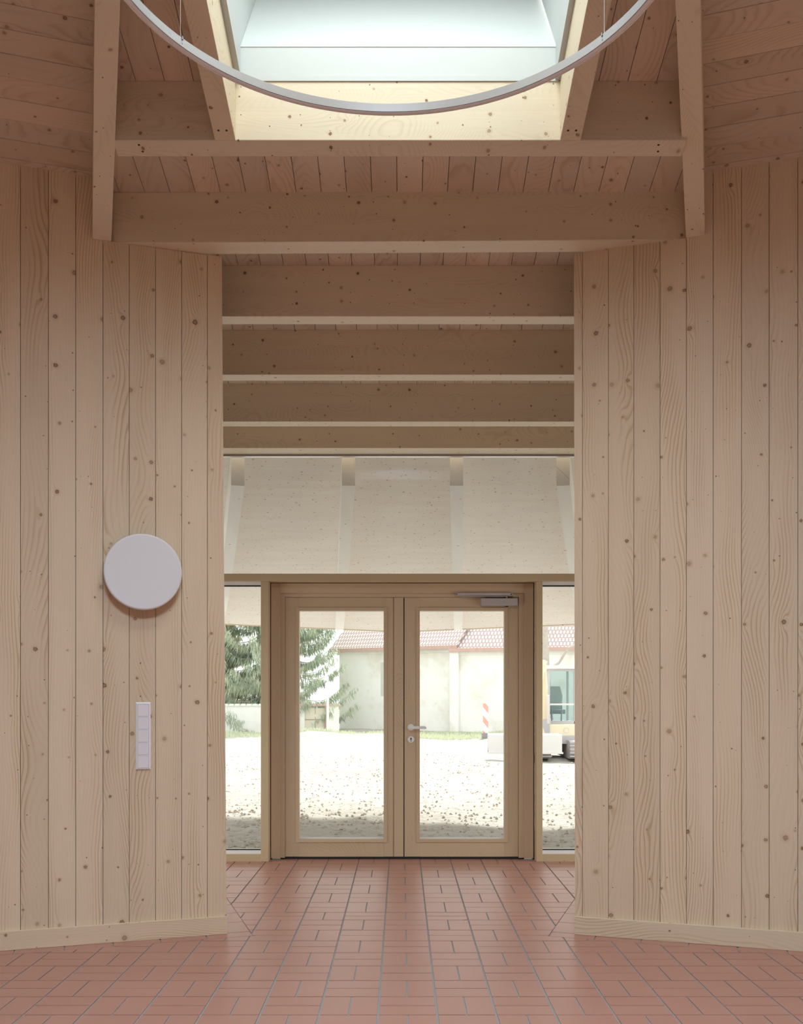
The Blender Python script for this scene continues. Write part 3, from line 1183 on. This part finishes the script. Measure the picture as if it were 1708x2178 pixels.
def leaf(name, lab, xl, gl, gr, xr):
    d = empty(name, ((DX(xl) + DX(xr)) / 2, Y0, 0.02))
    tag(d, lab, 'door', kind='structure')
    for a0, a1 in ((xl, gl), (gr, xr)):
        b = MB()
        b.box(DX(a0), DX(a1), Y0, Y1, lb, lt_)
        mk('stile', b, DOORW, d, bevel=0.002)
    b = MB()
    b.box(DX(gl), DX(gr), Y0 + .001, Y1, gt, lt_, 'x')
    mk('top_rail', b, DOORW, d)
    b = MB()
    b.box(DX(gl), DX(gr), Y0 + .001, Y1, lb, gb, 'x')
    mk('bottom_rail', b, DOORW, d)
    # glazing beads, proud of the frame
    w = 7.0
    for bx in ((DX(gl - w), DX(gl), gb - .03, gt + .03, 'z'), (DX(gr), DX(gr + w), gb - .03, gt + .03, 'z'),
               (DX(gl), DX(gr), gt, gt + .027, 'x'), (DX(gl), DX(gr), gb - .027, gb, 'x')):
        b = MB()
        b.box(bx[0], bx[1], Y0 - 0.006, Y0 + .002, bx[2], bx[3], bx[4])
        mk('glazing_bead', b, DOORW, d, bevel=0.0015)
    b = MB()
    b.box(DX(gl) - .004, DX(gr) + .004, Y0 + .03, Y0 + .042, gb - .004, gt + .004)
    mk('glass_pane', b, GLASS, d)
    b = MB()
    b.box(DX(gl), DX(gr), Y0 + .022, Y0 + .030, gb, gb + .010, 'x')
    mk('gasket', b, PALE, d)
    return d


d1 = leaf('door_1', 'left glazed wooden door leaf without a handle', 606.5, 636, 816, 858.3)
d2 = leaf('door_2', 'right glazed wooden door leaf with lever handle and closer', 860.3, 893, 1073, 1103)
b = MB()
b.box(DX(836), DX(838), Y0 - .0012, Y0 + .001, lb, lt_)
mk('joint_line', b, plain('dark_wood_joint', (0.30, 0.20, 0.12), 0.6), d1)
b = MB()
b.box(DX(857.6), DX(861), Y0 + .030, Y0 + .036, lb, lt_)
mk('dark_gap_strip', b, BLACK, d1)

# lever handle and key rose
hx, hz = DX(874.2), DZ(1547)
b = MB()
b.lathe([(0.0, 0.009), (0.024, 0.009), (0.027, 0.006), (0.027, 0.0), (0.0, 0.0)], (hx, Y0, hz), X3, Z3, -Y3, n=40)
hnd = mk('door_handle', b, IVORY, d2)
b = MB()
b.cyl((hx, Y0 - .008, hz), (hx, Y0 - .052, hz), 0.0105, n=20)
mk('handle_neck', b, IVORY, hnd)
b = MB()
b.prism([(-0.012, -0.0115), (0.118, -0.0125), (0.124, -0.010), (0.128, -0.004), (0.118, 0.0115), (-0.004, 0.0115), (-0.011, 0.007)], (hx, Y0 - .055, hz), X3, Z3, -Y3, -0.008, 0.008)
mk('lever', b, IVORY, hnd, bevel=0.003)
kz = DZ(1573)
b = MB()
b.lathe([(0.0, 0.009), (0.024, 0.009), (0.027, 0.006), (0.027, 0.0), (0.0, 0.0)], (hx, Y0, kz), X3, Z3, -Y3, n=40)
kr = mk('key_rose', b, IVORY, d2)
b = MB()
b.lathe([(0.0, 0.0102), (0.0078, 0.0102), (0.0078, 0.008), (0.0, 0.008)], (hx, Y0, kz + .0075), X3, Z3, -Y3, n=24)
b.obox((hx, Y0, kz), Z3, X3, -Y3, (-0.017, 0.006), (-0.0048, 0.0048), (0.008, 0.0102))
cyl = mk('lock_cylinder', b, SILVER, kr)
b = MB()
b.lathe([(0.0, 0.0112), (0.0042, 0.0112), (0.0042, 0.0095), (0.0, 0.0095)], (hx, Y0, kz + .009), X3, Z3, -Y3, n=16)
mk('keyhole', b, BLACK, kr)

# door closer
b = MB()
b.box(DX(1022.5), DX(1100), Y0 - .050, Y0, DZ(1289.3), DZ(1273.3), 'x')
cl = mk('closer_body', b, SILVER, d2, bevel=0.003)
b = MB()
b.box(DX(968.5), DX(1089), Y0 - .045, Y0 - .012, DZ(1267.8), DZ(1261.6), 'x')
rl = mk('slide_rail', b, SILVER, d2, bevel=0.002)
b = MB()
b.box(DX(981), DX(1079), Y0 - .040, Y0 - .026, DZ(1270.2), DZ(1268.8), 'x')
mk('closer_arm', b, SILVER, d2)
b = MB()
b.cyl((DX(1077), Y0 - .032, DZ(1273.5)), (DX(1077), Y0 - .032, DZ(1268.8)), 0.006, n=12)
mk('spindle', b, SILVER, d2)
b = MB()
b.cyl((DX(1077.5), Y0 - .032, DZ(1290.8)), (DX(1077.5), Y0 - .032, DZ(1289.0)), 0.012, n=14)
mk('spindle_cap', b, BLACK, d2)
for xx in (970.8, 1086.5):
    b = MB()
    b.cyl((DX(xx), Y0 - .0458, DZ(1264.8)), (DX(xx), Y0 - .043, DZ(1264.8)), 0.0055, n=12)
    mk('rail_screw', b, BLACK, d2)

# ------------------------------------------------------------------ canopy outside
# panel plane continues the lobby ceiling; rafters fan out from (0, 2.0)
eave_c, eave_s = 12.86, 12.55


def eave_y(x):
    return eave_c - abs(x) * (eave_c - eave_s) / 2.3


can = empty('canopy', (0, 10.0, 2.6))
tag(can, 'pale timber canopy roof outside above the entrance', 'canopy')
b = MB()
for xs in ((-7.0, 0.0), (0.0, 7.0)):
    k = len(b.v)
    pts = []
    for x, y in ((xs[0], 8.02), (xs[1], 8.02), (xs[1], eave_y(xs[1])), (xs[0], eave_y(xs[0]))):
        pts.append(V((x, y, cz(y) + 0.0)))
    b.v += pts + [p + V((0, 0, 0.035)) for p in pts]
    for f in ([3, 2, 1, 0], [4, 5, 6, 7], [0, 1, 5, 4], [1, 2, 6, 5], [2, 3, 7, 6], [3, 0, 4, 7]):
        b.f.append([k + i for i in f])
        b.uv.append([(b.v[k + i].x, b.v[k + i].y * CL) for i in f])
mk('soffit_panel', b, PANELW, can)
b = MB()
for sg in (-1, 1):
    k = len(b.v)
    x1 = sg * 7.0
    pts = [V((0, eave_y(0), cz(eave_y(0)) - 0.012)), V((x1, eave_y(x1), cz(eave_y(x1)) - 0.012)),
           V((x1, eave_y(x1) + .03, cz(eave_y(x1)) - 0.012)), V((0, eave_y(0) + .03, cz(eave_y(0)) - 0.012))]
    b.v += pts + [p + V((0, 0, 0.06)) for p in pts]
    for f in ([3, 2, 1, 0], [4, 5, 6, 7], [0, 1, 5, 4], [1, 2, 6, 5], [2, 3, 7, 6], [3, 0, 4, 7]):
        b.f.append([k + i for i in f])
        b.uv.append([(b.v[k + i].x, b.v[k + i].y) for i in f])
mk('eave_trim', b, BEAMW, can)
for x8 in (-3.3, -2.30, -1.362, -0.442, 0.458, 1.345, 2.30, 3.3):
    slope = {-1.362: -0.223, -0.442: -0.080, 0.458: 0.0615, 1.345: 0.225}.get(x8, x8 * 0.165)
    d = V((slope, 1, 0)).normalized()
    p0 = V((x8, 8.10, 0))
    yend = eave_y(x8 + slope * 4.6)
    L = (yend - 8.10) / d.y
    b = MB()
    dep = 0.315
    z0 = cz(8.10)
    m = CEN_M * d.y
    prof = [(0, z0 - dep), (L * .62, z0 - m * L * .62 - dep * .80), (L, z0 - m * L - 0.014), (L, z0 - m * L), (0, z0)]
    b.prism(prof, p0, d, Z3, V((d.y, -d.x, 0)), -0.055, 0.055)
    mk('canopy_rafter', b, TAILW, can)

# ------------------------------------------------------------------ outdoors
def ground_mat():
    m = NT('sandy_ground')
    pos = m.n('ShaderNodeNewGeometry').outputs['Position']
    n1 = m.noise(pos, 0.5, 5.0, 0.6)
    n2 = m.noise(pos, 9.0, 5.0, 0.65)
    n3 = m.noise(pos, 40.0, 3.0, 0.6)
    c = m.mixc(m.ss(n1, 0.3, 0.7), (0.455, 0.43, 0.39), (0.54, 0.52, 0.485))
    c = m.mixc(m.math('MULTIPLY', m.ss(n2, 0.48, 0.70), 0.7), c, (0.32, 0.28, 0.23))
    return m.surf(c, 0.95, spec=0.1, bump=m.math('ADD', n2, m.math('MULTIPLY', n3, 0.4)), bstr=0.8, bdist=0.06)


GROUND = ground_mat()
SOIL = plain('soil_clods', (0.52, 0.47, 0.39), 0.95, nscale=30, namp=0.2)
g = MB()
xs = [-26 + i * 0.5 for i in range(105)]
ysn = []
y = 8.08
while y < 75:
    ysn.append(y)
    y += 0.07 + (y - 8) * 0.016
def gh(x, y):
    h = 0.10 * (noise.noise(V((x * .35, y * .35, 1))) ) + 0.045 * noise.noise(V((x * 1.7, y * 1.7, 4)))
    h += 0.03 * noise.noise(V((x * 5, y * 5, 9)))
    # heaps of soil
    for hx_, hy_, hr, ha in ((-1.65, 17.3, 0.38, 0.20), (0.9, 22.5, 1.3, 0.10), (-2.8, 32, 1.0, 0.25), (3.0, 17.5, 1.5, 0.08), (-1.0, 31.0, 0.8, .18)):
        h += ha * math.exp(-((x - hx_) ** 2 + (y - hy_) ** 2) / hr ** 2)
    fade = min(1, (y - 8.05) / 0.8)
    return -0.06 + h * fade
nx = len(xs)
for yy in ysn:
    for x in xs:
        xx = x * (0.35 + min(1, (yy - 8) / 25) * 1.2)
        g.v.append(V((xx, yy, gh(xx, yy))))
for j in range(len(ysn) - 1):
    for i in range(nx - 1):
        a = j * nx + i
        g.f.append([a, a + 1, a + nx + 1, a + nx])
        g.uv.append([(0, 0)] * 4)
gr = mk('ground', g, GROUND, smooth=True, recalc=False)
tag(gr, 'bright bare sandy building ground outside the doors', 'ground', kind='structure')
cl = MB()
for i in range(3600):
    yy = 8.3 + random.random() ** 1.6 * 14
    xx = random.uniform(-1, 1) * (1.9 + (yy - 8) * .22)
    if xx > 1.5 and yy > 19.8:
        continue
    s = random.uniform(0.006, 0.022) * (1.2 if yy < 12 else 1.0)
    z = gh(xx, yy) + s * 0.25
    r = Matrix.Rotation(random.random() * 6.28, 3, 'Z')
    pts = [V((1, 0, 0)), V((-.6, .8, 0)), V((-.5, -.9, 0)), V((0.1, 0, .8)), V((0, .1, -.6))]
    pts = [r @ V((p.x * s * random.uniform(.7, 1.5), p.y * s * random.uniform(.7, 1.3), p.z * s)) + V((xx, yy, z)) for p in pts]
    k = len(cl.v)
    cl.v += pts
    for f in ((0, 1, 3), (1, 2, 3), (2, 0, 3), (1, 0, 4), (2, 1, 4), (0, 2, 4)):
        cl.f.append([k + q for q in f])
        cl.uv.append([(0, 0)] * 3)
tag(mk('soil_clods', cl, SOIL, recalc=False), 'loose soil clods scattered over the ground outside', 'soil', kind='stuff')

GRASS = plain('pale_grass', (0.64, 0.68, 0.50), 0.95, nscale=8, namp=0.15)
gs = MB()
for i in range(9000):
    xx = random.uniform(-8, 6)
    yy = random.uniform(32.0, 35.3)
    z = gh(xx, yy)
    h = random.uniform(0.05, 0.13)
    w = random.uniform(.015, .03)
    dx = random.uniform(-.05, .05)
    gs.tri((xx - w, yy, z), (xx + w, yy + random.uniform(-.03, .03), z), (xx + dx, yy + random.uniform(-.04, .04), z + h))
tag(mk('grass_strip', gs, GRASS, recalc=False), 'strip of pale green grass in front of the white barn', 'grass', kind='stuff')

# barn with tiled roof ------------------------------------------------
def plaster():
    m = NT('old_white_plaster')
    pos = m.n('ShaderNodeNewGeometry').outputs['Position']
    n1 = m.noise(pos, 0.9, 6.0, 0.6)
    n2 = m.noise(pos, 5.0, 5.0, 0.7)
    sp = m.n('ShaderNodeSeparateXYZ')
    m.put(sp.inputs[0], pos)
    c = m.mixc(m.ss(n1, 0.45, 0.7), (0.93, 0.93, 0.90), (0.80, 0.77, 0.70))
    c = m.mixc(m.math('MULTIPLY', m.ss(n2, 0.58, 0.75), 0.5), c, (0.66, 0.60, 0.52))
    return m.surf(c, 0.9, spec=0.1, bump=n2, bstr=0.2, bdist=0.03)


def rooftile():
    m = NT('weathered_roof_tiles')
    uv = m.n('ShaderNodeUVMap').outputs[0]
    br_ = m.n('ShaderNodeTexBrick')
    m.put(br_.inputs['Vector'], uv)
    br_.inputs['Color1'].default_value = (0.66, 0.61, 0.59, 1)
    br_.inputs['Color2'].default_value = (0.73, 0.68, 0.65, 1)
    br_.inputs['Mortar'].default_value = (0.42, 0.32, 0.31, 1)
    br_.inputs['Scale'].default_value = 1.0
    br_.inputs['Mortar Size'].default_value = 0.028
    br_.inputs['Brick Width'].default_value = 0.13
    br_.inputs['Row Height'].default_value = 0.24
    return m.surf(br_.outputs[0], 0.9, spec=0.1, bump=br_.outputs[1], bstr=0.5, bdist=0.04)


PLASTER, ROOFT = plaster(), rooftile()
REDT = plain('red_clay_edge', (0.58, 0.40, 0.35), 0.9, nscale=6, namp=0.15)
barn = empty('barn', (2.0, 38.0, 0))
tag(barn, 'long white plastered barn with weathered tiled roof', 'barn')
def wallrun(p0, p1, z1, name_w='wall'):
    p0, p1 = V((*p0, 0)), V((*p1, 0))
    d = (p1 - p0)
    L = d.length
    d.normalize()
    n = V((d.y, -d.x, 0))        # towards the camera side
    if n.y > 0:
        n = -n
    b = MB()
    b.obox(p0, d, Z3, -n, (0, L), (-0.2, z1), (0, 0.3))
    mk(name_w, b, PLASTER, barn)
    b = MB()
    b.obox(p0, d, Z3, n, (-.05, L + .05), (z1 - 0.22, z1), (0, 0.10))
    mk('cornice', b, PLASTER, barn)
    b = MB()
    e_ = (-n + Z3 * 0.85).normalized()
    nn = (n * 0.85 + Z3).normalized()
    b.obox(p0 + n * 0.25 + Z3 * (z1 - 0.05), d, e_, nn, (-0.3, L + .1), (0, 4.5), (0.0, 0.08))
    mk('roof', b, ROOFT, barn)
    b = MB()
    b.obox(p0 + n * 0.27 + Z3 * (z1 - 0.03), d, Z3, n, (-0.3, L + .1), (-0.07, 0.06), (0.0, 0.05))
    mk('eave_tiles', b, REDT, barn)
    return p0, d, n
q = wallrun((-2.55, 40.0), (2.15, 37.0), 3.20)
# recessed door in the left stretch
b = MB()
b.obox(q[0], q[1], Z3, q[2], (2.05, 3.3), (1.3, 2.65), (0.0, 0.01))
mk('shutter', b, plain('grey_shutter', (0.66, 0.66, 0.62), 0.8), barn)
wallrun((2.15, 37.0), (9.5, 35.0), 3.08)
b = MB()
b.obox((2.15, 36.98, 0), Z3, V((.96, -.27, 0)).normalized(), V((-.27, -.96, 0)).normalized(), (-0.2, 3.1), (-0.28, 0.05), (0.0, 0.20))
mk('pilaster', b, PLASTER, barn)

# low garden wall with coping tiles, gate
gw = empty('garden_wall', (-8, 36.5, 0))
tag(gw, 'low white garden wall with tile coping under the spruce', 'wall')
b = MB()
b.box(-15, -3.62, 36.4, 36.6, -0.2, 0.94, 'x')
mk('wall_body', b, PLASTER, gw)
b = MB()
b.box(-2.84, -2.35, 36.4, 36.6, -0.2, 0.94, 'x')
mk('wall_body', b, PLASTER, gw)
x = -9.0
while x < -2.4:
    b = MB()
    b.prism([(-0.10, 0.0), (0.10, 0.0), (0.07, 0.08), (-0.07, 0.08)], (x, 36.5, 0.94), X3, Z3, Y3, -0.16, 0.16)
    mk('coping_tile', b, PLASTER if x < -5 else REDT, gw)
    x += 0.22
gt_ = empty('garden_gate', (-3.23, 36.5, 0))
tag(gt_, 'cream metal gate panel in the low garden wall', 'gate')
CREAM = plain('cream_paint', (0.74, 0.69, 0.58), 0.7)
RUST = plain('rusty_steel', (0.42, 0.30, 0.24), 0.8)
for xa, xb, za, zb in ((-3.62, -3.23, .02, .42), (-3.23, -2.85, .02, .42), (-3.62, -3.23, .43, .86), (-3.23, -2.85, .43, .86)):
    b = MB()
    b.box(xa + .01, xb - .01, 36.46, 36.50, za, zb)
    mk('gate_panel', b, CREAM, gt_)
b = MB()
b.box(-2.87, -2.80, 36.35, 36.42, -0.05, 0.95)
mk('gate_post', b, RUST, gt_)
b = MB()
b.box(-3.63, -2.84, 36.44, 36.52, .415, .44, 'x')
mk('crossbar', b, RUST, gt_)

# sign pole
sp_ = empty('sign_pole', (PX(696.5, 35), 35, 0))
tag(sp_, 'thin white pole with small box outside the left door leaf', 'pole')
xp = PX(697, 35)
b = MB()
b.cyl((xp, 35, -0.1), (xp, 35, PZ(1438, 35)), 0.05, 0.04, n=10)
mk('pole', b, PALE, sp_)
b = MB()
b.box(xp - .12, xp - .03, 34.93, 35.02, PZ(1448, 35), PZ(1437, 35))
mk('junction_box', b, PALE, sp_)

# warning beacon board
xb_ = PX(1033, 31)
bc = empty('warning_beacon', (xb_, 31, 0))
tag(bc, 'red and white striped warning beacon board beside the excavator bucket', 'beacon')
m = NT('beacon_stripes')
tc = m.n('ShaderNodeTexCoord').outputs['Object']
spx = m.n('ShaderNodeSeparateXYZ')
m.put(spx.inputs[0], tc)
st = m.math('FRACT', m.math('ADD', m.math('MULTIPLY', spx.outputs[0], 2.6), m.math('MULTIPLY', spx.outputs[2], 2.1)))
STRIPE = m.surf(m.mixc(m.math('GREATER_THAN', st, 0.55), (0.86, 0.86, 0.83), (0.78, 0.40, 0.34)), 0.6)
zt, zb_ = PZ(1496, 31), PZ(1560, 31)
b = MB()
b.box(xb_ - .085, xb_ + .085, 30.98, 31.02, zb_, zt)
mk('board', b, STRIPE, bc)
b = MB()
b.box(xb_ - .12, xb_ + .12, 30.85, 31.15, gh(xb_, 31) - .03, zb_ + .01)
mk('foot', b, SLOT, bc)

# excavator -------------------------------------------------------------
ex = empty('excavator', (3.5, 22.2, 0))
tag(ex, 'small yellow excavator with cab and wide bucket outside the right side light', 'excavator')
YEL = plain('pale_yellow_paint', (0.86, 0.76, 0.56), 0.5)
CABG = plain('grey_cab_frame', (0.50, 0.49, 0.52), 0.5)
BUCK = plain('worn_light_steel', (0.74, 0.71, 0.70), 0.55)
TRK = plain('dusty_track_rubber', (0.42, 0.37, 0.36), 0.9)
SEAT = plain('grey_seat', (0.42, 0.44, 0.42), 0.8)
z = 0.0
# tracks
for xa in (2.85, 3.62):
    b = MB()
    prof = []
    for i in range(24):
        t = 2 * math.pi * i / 24
        cy = 21.05 if math.cos(t) < 0 else 22.75
        prof.append((cy + 0.20 * math.cos(t), 0.20 + 0.20 * math.sin(t)))
    b.prism(prof, (0, 0, -.03), Y3, Z3, X3, xa, xa + 0.36)
    t_ = mk('track', b, TRK, ex)
    for i in range(5):
        b = MB()
        b.box(xa - .01, xa + .37, 20.835 + i * .004, 20.87 + i * .004, 0.02 + i * .075, 0.05 + i * .075, 'x')
        mk('grouser', b, CABG, t_)
b = MB()
b.box(3.0, 3.85, 21.3, 22.6, 0.28, 0.45)
mk('undercarriage', b, CABG, ex)
b = MB()
b.prism([(3.0, 0), (4.15, 0), (4.20, .1), (4.20, 1.3), (3.9, 1.6), (3.2, 1.6), (3.0, 1.3)], (0, 21.5, 0), X3, Y3, Z3, 0.44, 0.70)
mk('upper_body', b, YEL, ex, bevel=.02)
b = MB()
b.lathe([(0.05, 0), (0.05, .006), (0.065, .006), (0.065, 0)], (PX(1205, 21.5), 21.498, PZ(1553, 21.5)), X3, Z3, -Y3, n=24, closed=True)
mk('round_emblem', b, BUCK, ex)
# cab
cx0, cx1, cy0, cy1, cz0, cz1 = 3.27, 3.90, 21.75, 22.75, 0.70, 1.98
cab = mk('cab_floor', MB().box(cx0, cx1, cy0, cy1, 0.70, 0.76), CABG, ex)
for xx in (cx0, cx1 - .05):
    for yy in (cy0, cy1 - .05):
        b = MB()
        b.box(xx, xx + .05, yy, yy + .05, cz0, cz1)
        mk('cab_pillar', b, CABG, ex, bevel=.008)
b = MB()
b.box(cx0 - .03, cx1 + .03, cy0 - .06, cy1 + .03, cz1 - .05, cz1 + .03)
mk('cab_roof', b, BUCK, ex, bevel=.015)
for za, zb in ((cz0, cz0 + .07), (1.12, 1.16), (cz1 - .10, cz1 - .05)):
    b = MB()
    b.box(cx0, cx1, cy0 + .005, cy0 + .045, za, zb, 'x')
    mk('window_bar', b, CABG if za < 1 or za > 1.5 else BUCK, ex)
TGLASS = glass_mat('tinted_cab_glass', (0.72, 0.80, 0.80), 0.5)
for za, zb in ((cz0 + .07, 1.12), (1.16, cz1 - .1)):
    b = MB()
    b.box(cx0 + .05, cx1 - .05, cy0 + .02, cy0 + .03, za, zb)
    mk('cab_window', b, TGLASS, ex)
b = MB()
b.box(cx0 + .005, cx0 + .02, cy0 + .05, cy1 - .05, cz0 + .07, 1.15)
mk('cab_side_panel', b, CABG, ex)
b = MB()
b.prism([(-.17, 0), (.17, 0), (.20, .35), (.14, .58), (-.14, .58), (-.20, .35)], (3.53, 22.5, 0.98), X3, Z3, Y3, 0, .10)
mk('seat_back', b, SEAT, ex, bevel=.03)
b = MB()
b.box(3.33, 3.73, 22.1, 22.55, .92, 1.02)
mk('seat_cushion', b, SEAT, ex, bevel=.02)
for xx in (3.40, 3.62):
    b = MB()
    b.cyl((xx, 22.05, .76), (xx, 22.0, 1.18), 0.015, n=8)
    mk('control_lever', b, CABG, ex)
b = MB()
b.box(cx1 + .02, cx1 + .10, cy0 - .08, cy0 - .05, 1.55, 1.80)
mk('mirror', b, CABG, ex)
# boom, stick, bucket
def bar(name, p0, p1, w, h0, h1, mat):
    p0, p1 = V(p0), V(p1)
    d = p1 - p0
    L = d.length
    d.normalize()
    side = d.cross(Z3).normalized()
    up = side.cross(d)
    b = MB()
    b.prism([(0, -h0 / 2), (L, -h1 / 2), (L, h1 / 2), (0, h0 / 2)], p0, d, up, side, -w / 2, w / 2)
    return mk(name, b, mat, ex, bevel=.01)
bar('boom', (3.18, 21.7, 0.60), (3.13, 21.35, 1.55), 0.15, .22, .24, YEL)
bar('boom', (3.13, 21.38, 1.45), (3.02, 20.95, 2.05), 0.15, .24, .18, YEL)
bar('stick', (3.03, 20.95, 2.1), (2.66, 20.72, 0.62), 0.12, .20, .13, YEL)
bar('hydraulic_cylinder', (3.24, 21.45, 0.72), (3.19, 21.2, 1.35), 0.06, .06, .06, BUCK)
bar('boom_foot', (3.22, 21.62, 0.45), (3.19, 21.55, 0.82), 0.20, .24, .20, CABG)
bx0, bx1 = PX(1038, 20.5), PX(1194, 20.5)
prof = []
for i in range(11):
    t = math.radians(95 + i * 17)
    prof.append((0.22 * math.cos(t) * -1, 0.20 * math.sin(t)))
inner = [(p * .93, q_ * .93) for p, q_ in reversed(prof)]
b = MB()
b.prism(prof + inner, (0, 20.65, 0.34), -Y3, Z3, X3, bx0, bx1)
mk('bucket', b, BUCK, ex)
for xx in (bx0, bx1 - .02):
    b = MB()
    b.prism(prof, (0, 20.65, 0.34), -Y3, Z3, X3, xx, xx + .02)
    mk('bucket_side', b, BUCK, ex)
b = MB()
b.box(bx0, bx1, 20.40, 20.44, 0.12, 0.52, 'x')
mk('bucket_back_plate', b, BUCK, ex, bevel=.01)
b = MB()
b.box(bx0 - .02, bx1 + .02, 20.37, 20.45, 0.115, 0.15, 'x')
mk('cutting_edge', b, BUCK, ex)

# bare tree on the right --------------------------------------------------
BARK = plain('grey_bark', (0.52, 0.46, 0.41), 0.95, nscale=12, namp=0.25)
bt = empty('bare_tree', (4.55, 30, 0))
tag(bt, 'bare leafless tree trunk behind the excavator', 'tree')
b = MB()
pts = [(4.62, 30, -.1, .15), (4.50, 30, 1.2, .12), (4.45, 30, 2.3, .115), (4.40, 30, 3.2, .13), (4.42, 30, 4.2, .10), (4.5, 30, 6.0, .06)]
for i in range(len(pts) - 1):
    b.cyl(pts[i][:3], pts[i + 1][:3], pts[i][3], pts[i + 1][3], n=10)
mk('trunk', b, BARK, bt)
for chain in ([(4.46, 30, 2.05, .05), (4.85, 29.9, 2.35, .04), (5.1, 29.8, 2.78, .035), (5.6, 29.8, 3.0, .025), (6.2, 29.7, 3.5, .012)],
              [(4.40, 30, 3.0, .06), (4.0, 30, 3.7, .04), (3.5, 30, 4.6, .02)],
              [(4.42, 30, 3.6, .06), (4.9, 30.1, 4.2, .04), (5.3, 30.2, 5.0, .02)],
              [(4.46, 30, 2.55, .03), (4.2, 29.9, 2.9, .02), (4.05, 29.9, 3.3, .012)]):
    b = MB()
    for i in range(len(chain) - 1):
        b.cyl(chain[i][:3], chain[i + 1][:3], chain[i][3], chain[i + 1][3], n=8)
    mk('branch', b, BARK, bt)
b = MB()
for i in range(420):
    x = random.uniform(4.6, 7.0)
    y_ = 30.5 + random.random()
    zz = random.uniform(3.05, 5.2)
    p = V((x, y_, zz))
    d = V((random.uniform(-1, 1), random.uniform(-.3, .3), random.uniform(-.4, 1))).normalized() * random.uniform(.15, .4)
    b.cyl(p, p + d, .008, .004, n=3, cap=False)
o = mk('twigs', b, BARK, bt, recalc=False)
o['kind'] = 'stuff'

# spruce tree -------------------------------------------------------------
def needle_mat():
    m = NT('spruce_needles')
    pos = m.n('ShaderNodeNewGeometry').outputs['Position']
    n1 = m.noise(pos, 1.6, 3.0)
    sp = m.n('ShaderNodeSeparateXYZ')
    m.put(sp.inputs[0], pos)
    c = m.mixc(m.ss(n1, 0.35, 0.65), (0.34, 0.41, 0.32), (0.55, 0.60, 0.44))  # greens lightened to imitate the haze of overexposure
    return m.surf(c, 0.9, spec=0.1)


def tree(name, lab, cx_, cy_, trunk_r, zlo, zhi, rlo, nb, needle, seed, skip=None):
    random.seed(seed)
    t = empty(name, (cx_, cy_, 0))
    tag(t, lab, 'tree')
    b = MB()
    b.cyl((cx_, cy_, -.2), (cx_, cy_, zhi), trunk_r, 0.03, n=10)
    mk('trunk', b, BARK, t)
    br = MB()
    fo = MB()
    for i in range(nb):
        z0 = zlo + (zhi - zlo) * (i + random.random()) / nb
        a = random.random() * 6.283
        R = rlo * (1 - (z0 - zlo) / (zhi - zlo) * .75) * random.uniform(.75, 1.1)
        dr = V((math.cos(a), math.sin(a), 0))
        prev = V((cx_, cy_, z0))
        n = 9
        for k in range(1, n + 1):
            s = k / n
            p = V((cx_, cy_, z0)) + dr * (R * s) + Z3 * (R * (-0.42 * math.sin(s * 2.2) + 0.28 * s * s))
            br.cyl(prev, p, .035 * (1 - s * .85), .035 * (1 - (s + .1) * .85) + .002, n=4, cap=False)
            sd = dr.cross(Z3)
            for q in range(int(34 * (0.45 + s * .8))):
                o = prev.lerp(p, random.random())
                lat = random.uniform(-1, 1)
                o = o + sd * lat * R * .17 * (1.15 - s * .8) + dr * random.uniform(-.1, .1)
                L = random.uniform(.16, .46) * (1.15 - s * .45)
                w = random.uniform(.010, .024)
                tip = o + V((random.uniform(-.12, .12), random.uniform(-.12, .12), -L)) + dr * .06
                ax = V((random.uniform(-1, 1), random.uniform(-1, 1), 0)).normalized() * w
                mid = o.lerp(tip, .45)
                fo.tri(o, mid + ax, tip, mid - ax)
            prev = p
    mk('branches', br, BARK, t, recalc=False)['kind'] = 'stuff'
    mk('needles', fo, needle, t, recalc=False)['kind'] = 'stuff'
    return t


NEED = needle_mat()
NEED2 = plain('yellowish_foliage', (0.62, 0.63, 0.46), 0.9, nscale=2.0, namp=0.25)
tree('spruce_tree', 'dark green drooping spruce tree behind the garden wall', -5.0, 38.3, .16, 1.1, 9.0, 3.6, 190, NEED, 21)
tree('conifer_tree', 'yellowish green conifer at the left edge of the garden', -7.3, 38.2, .12, 1.0, 6.5, 1.6, 130, NEED2, 5)
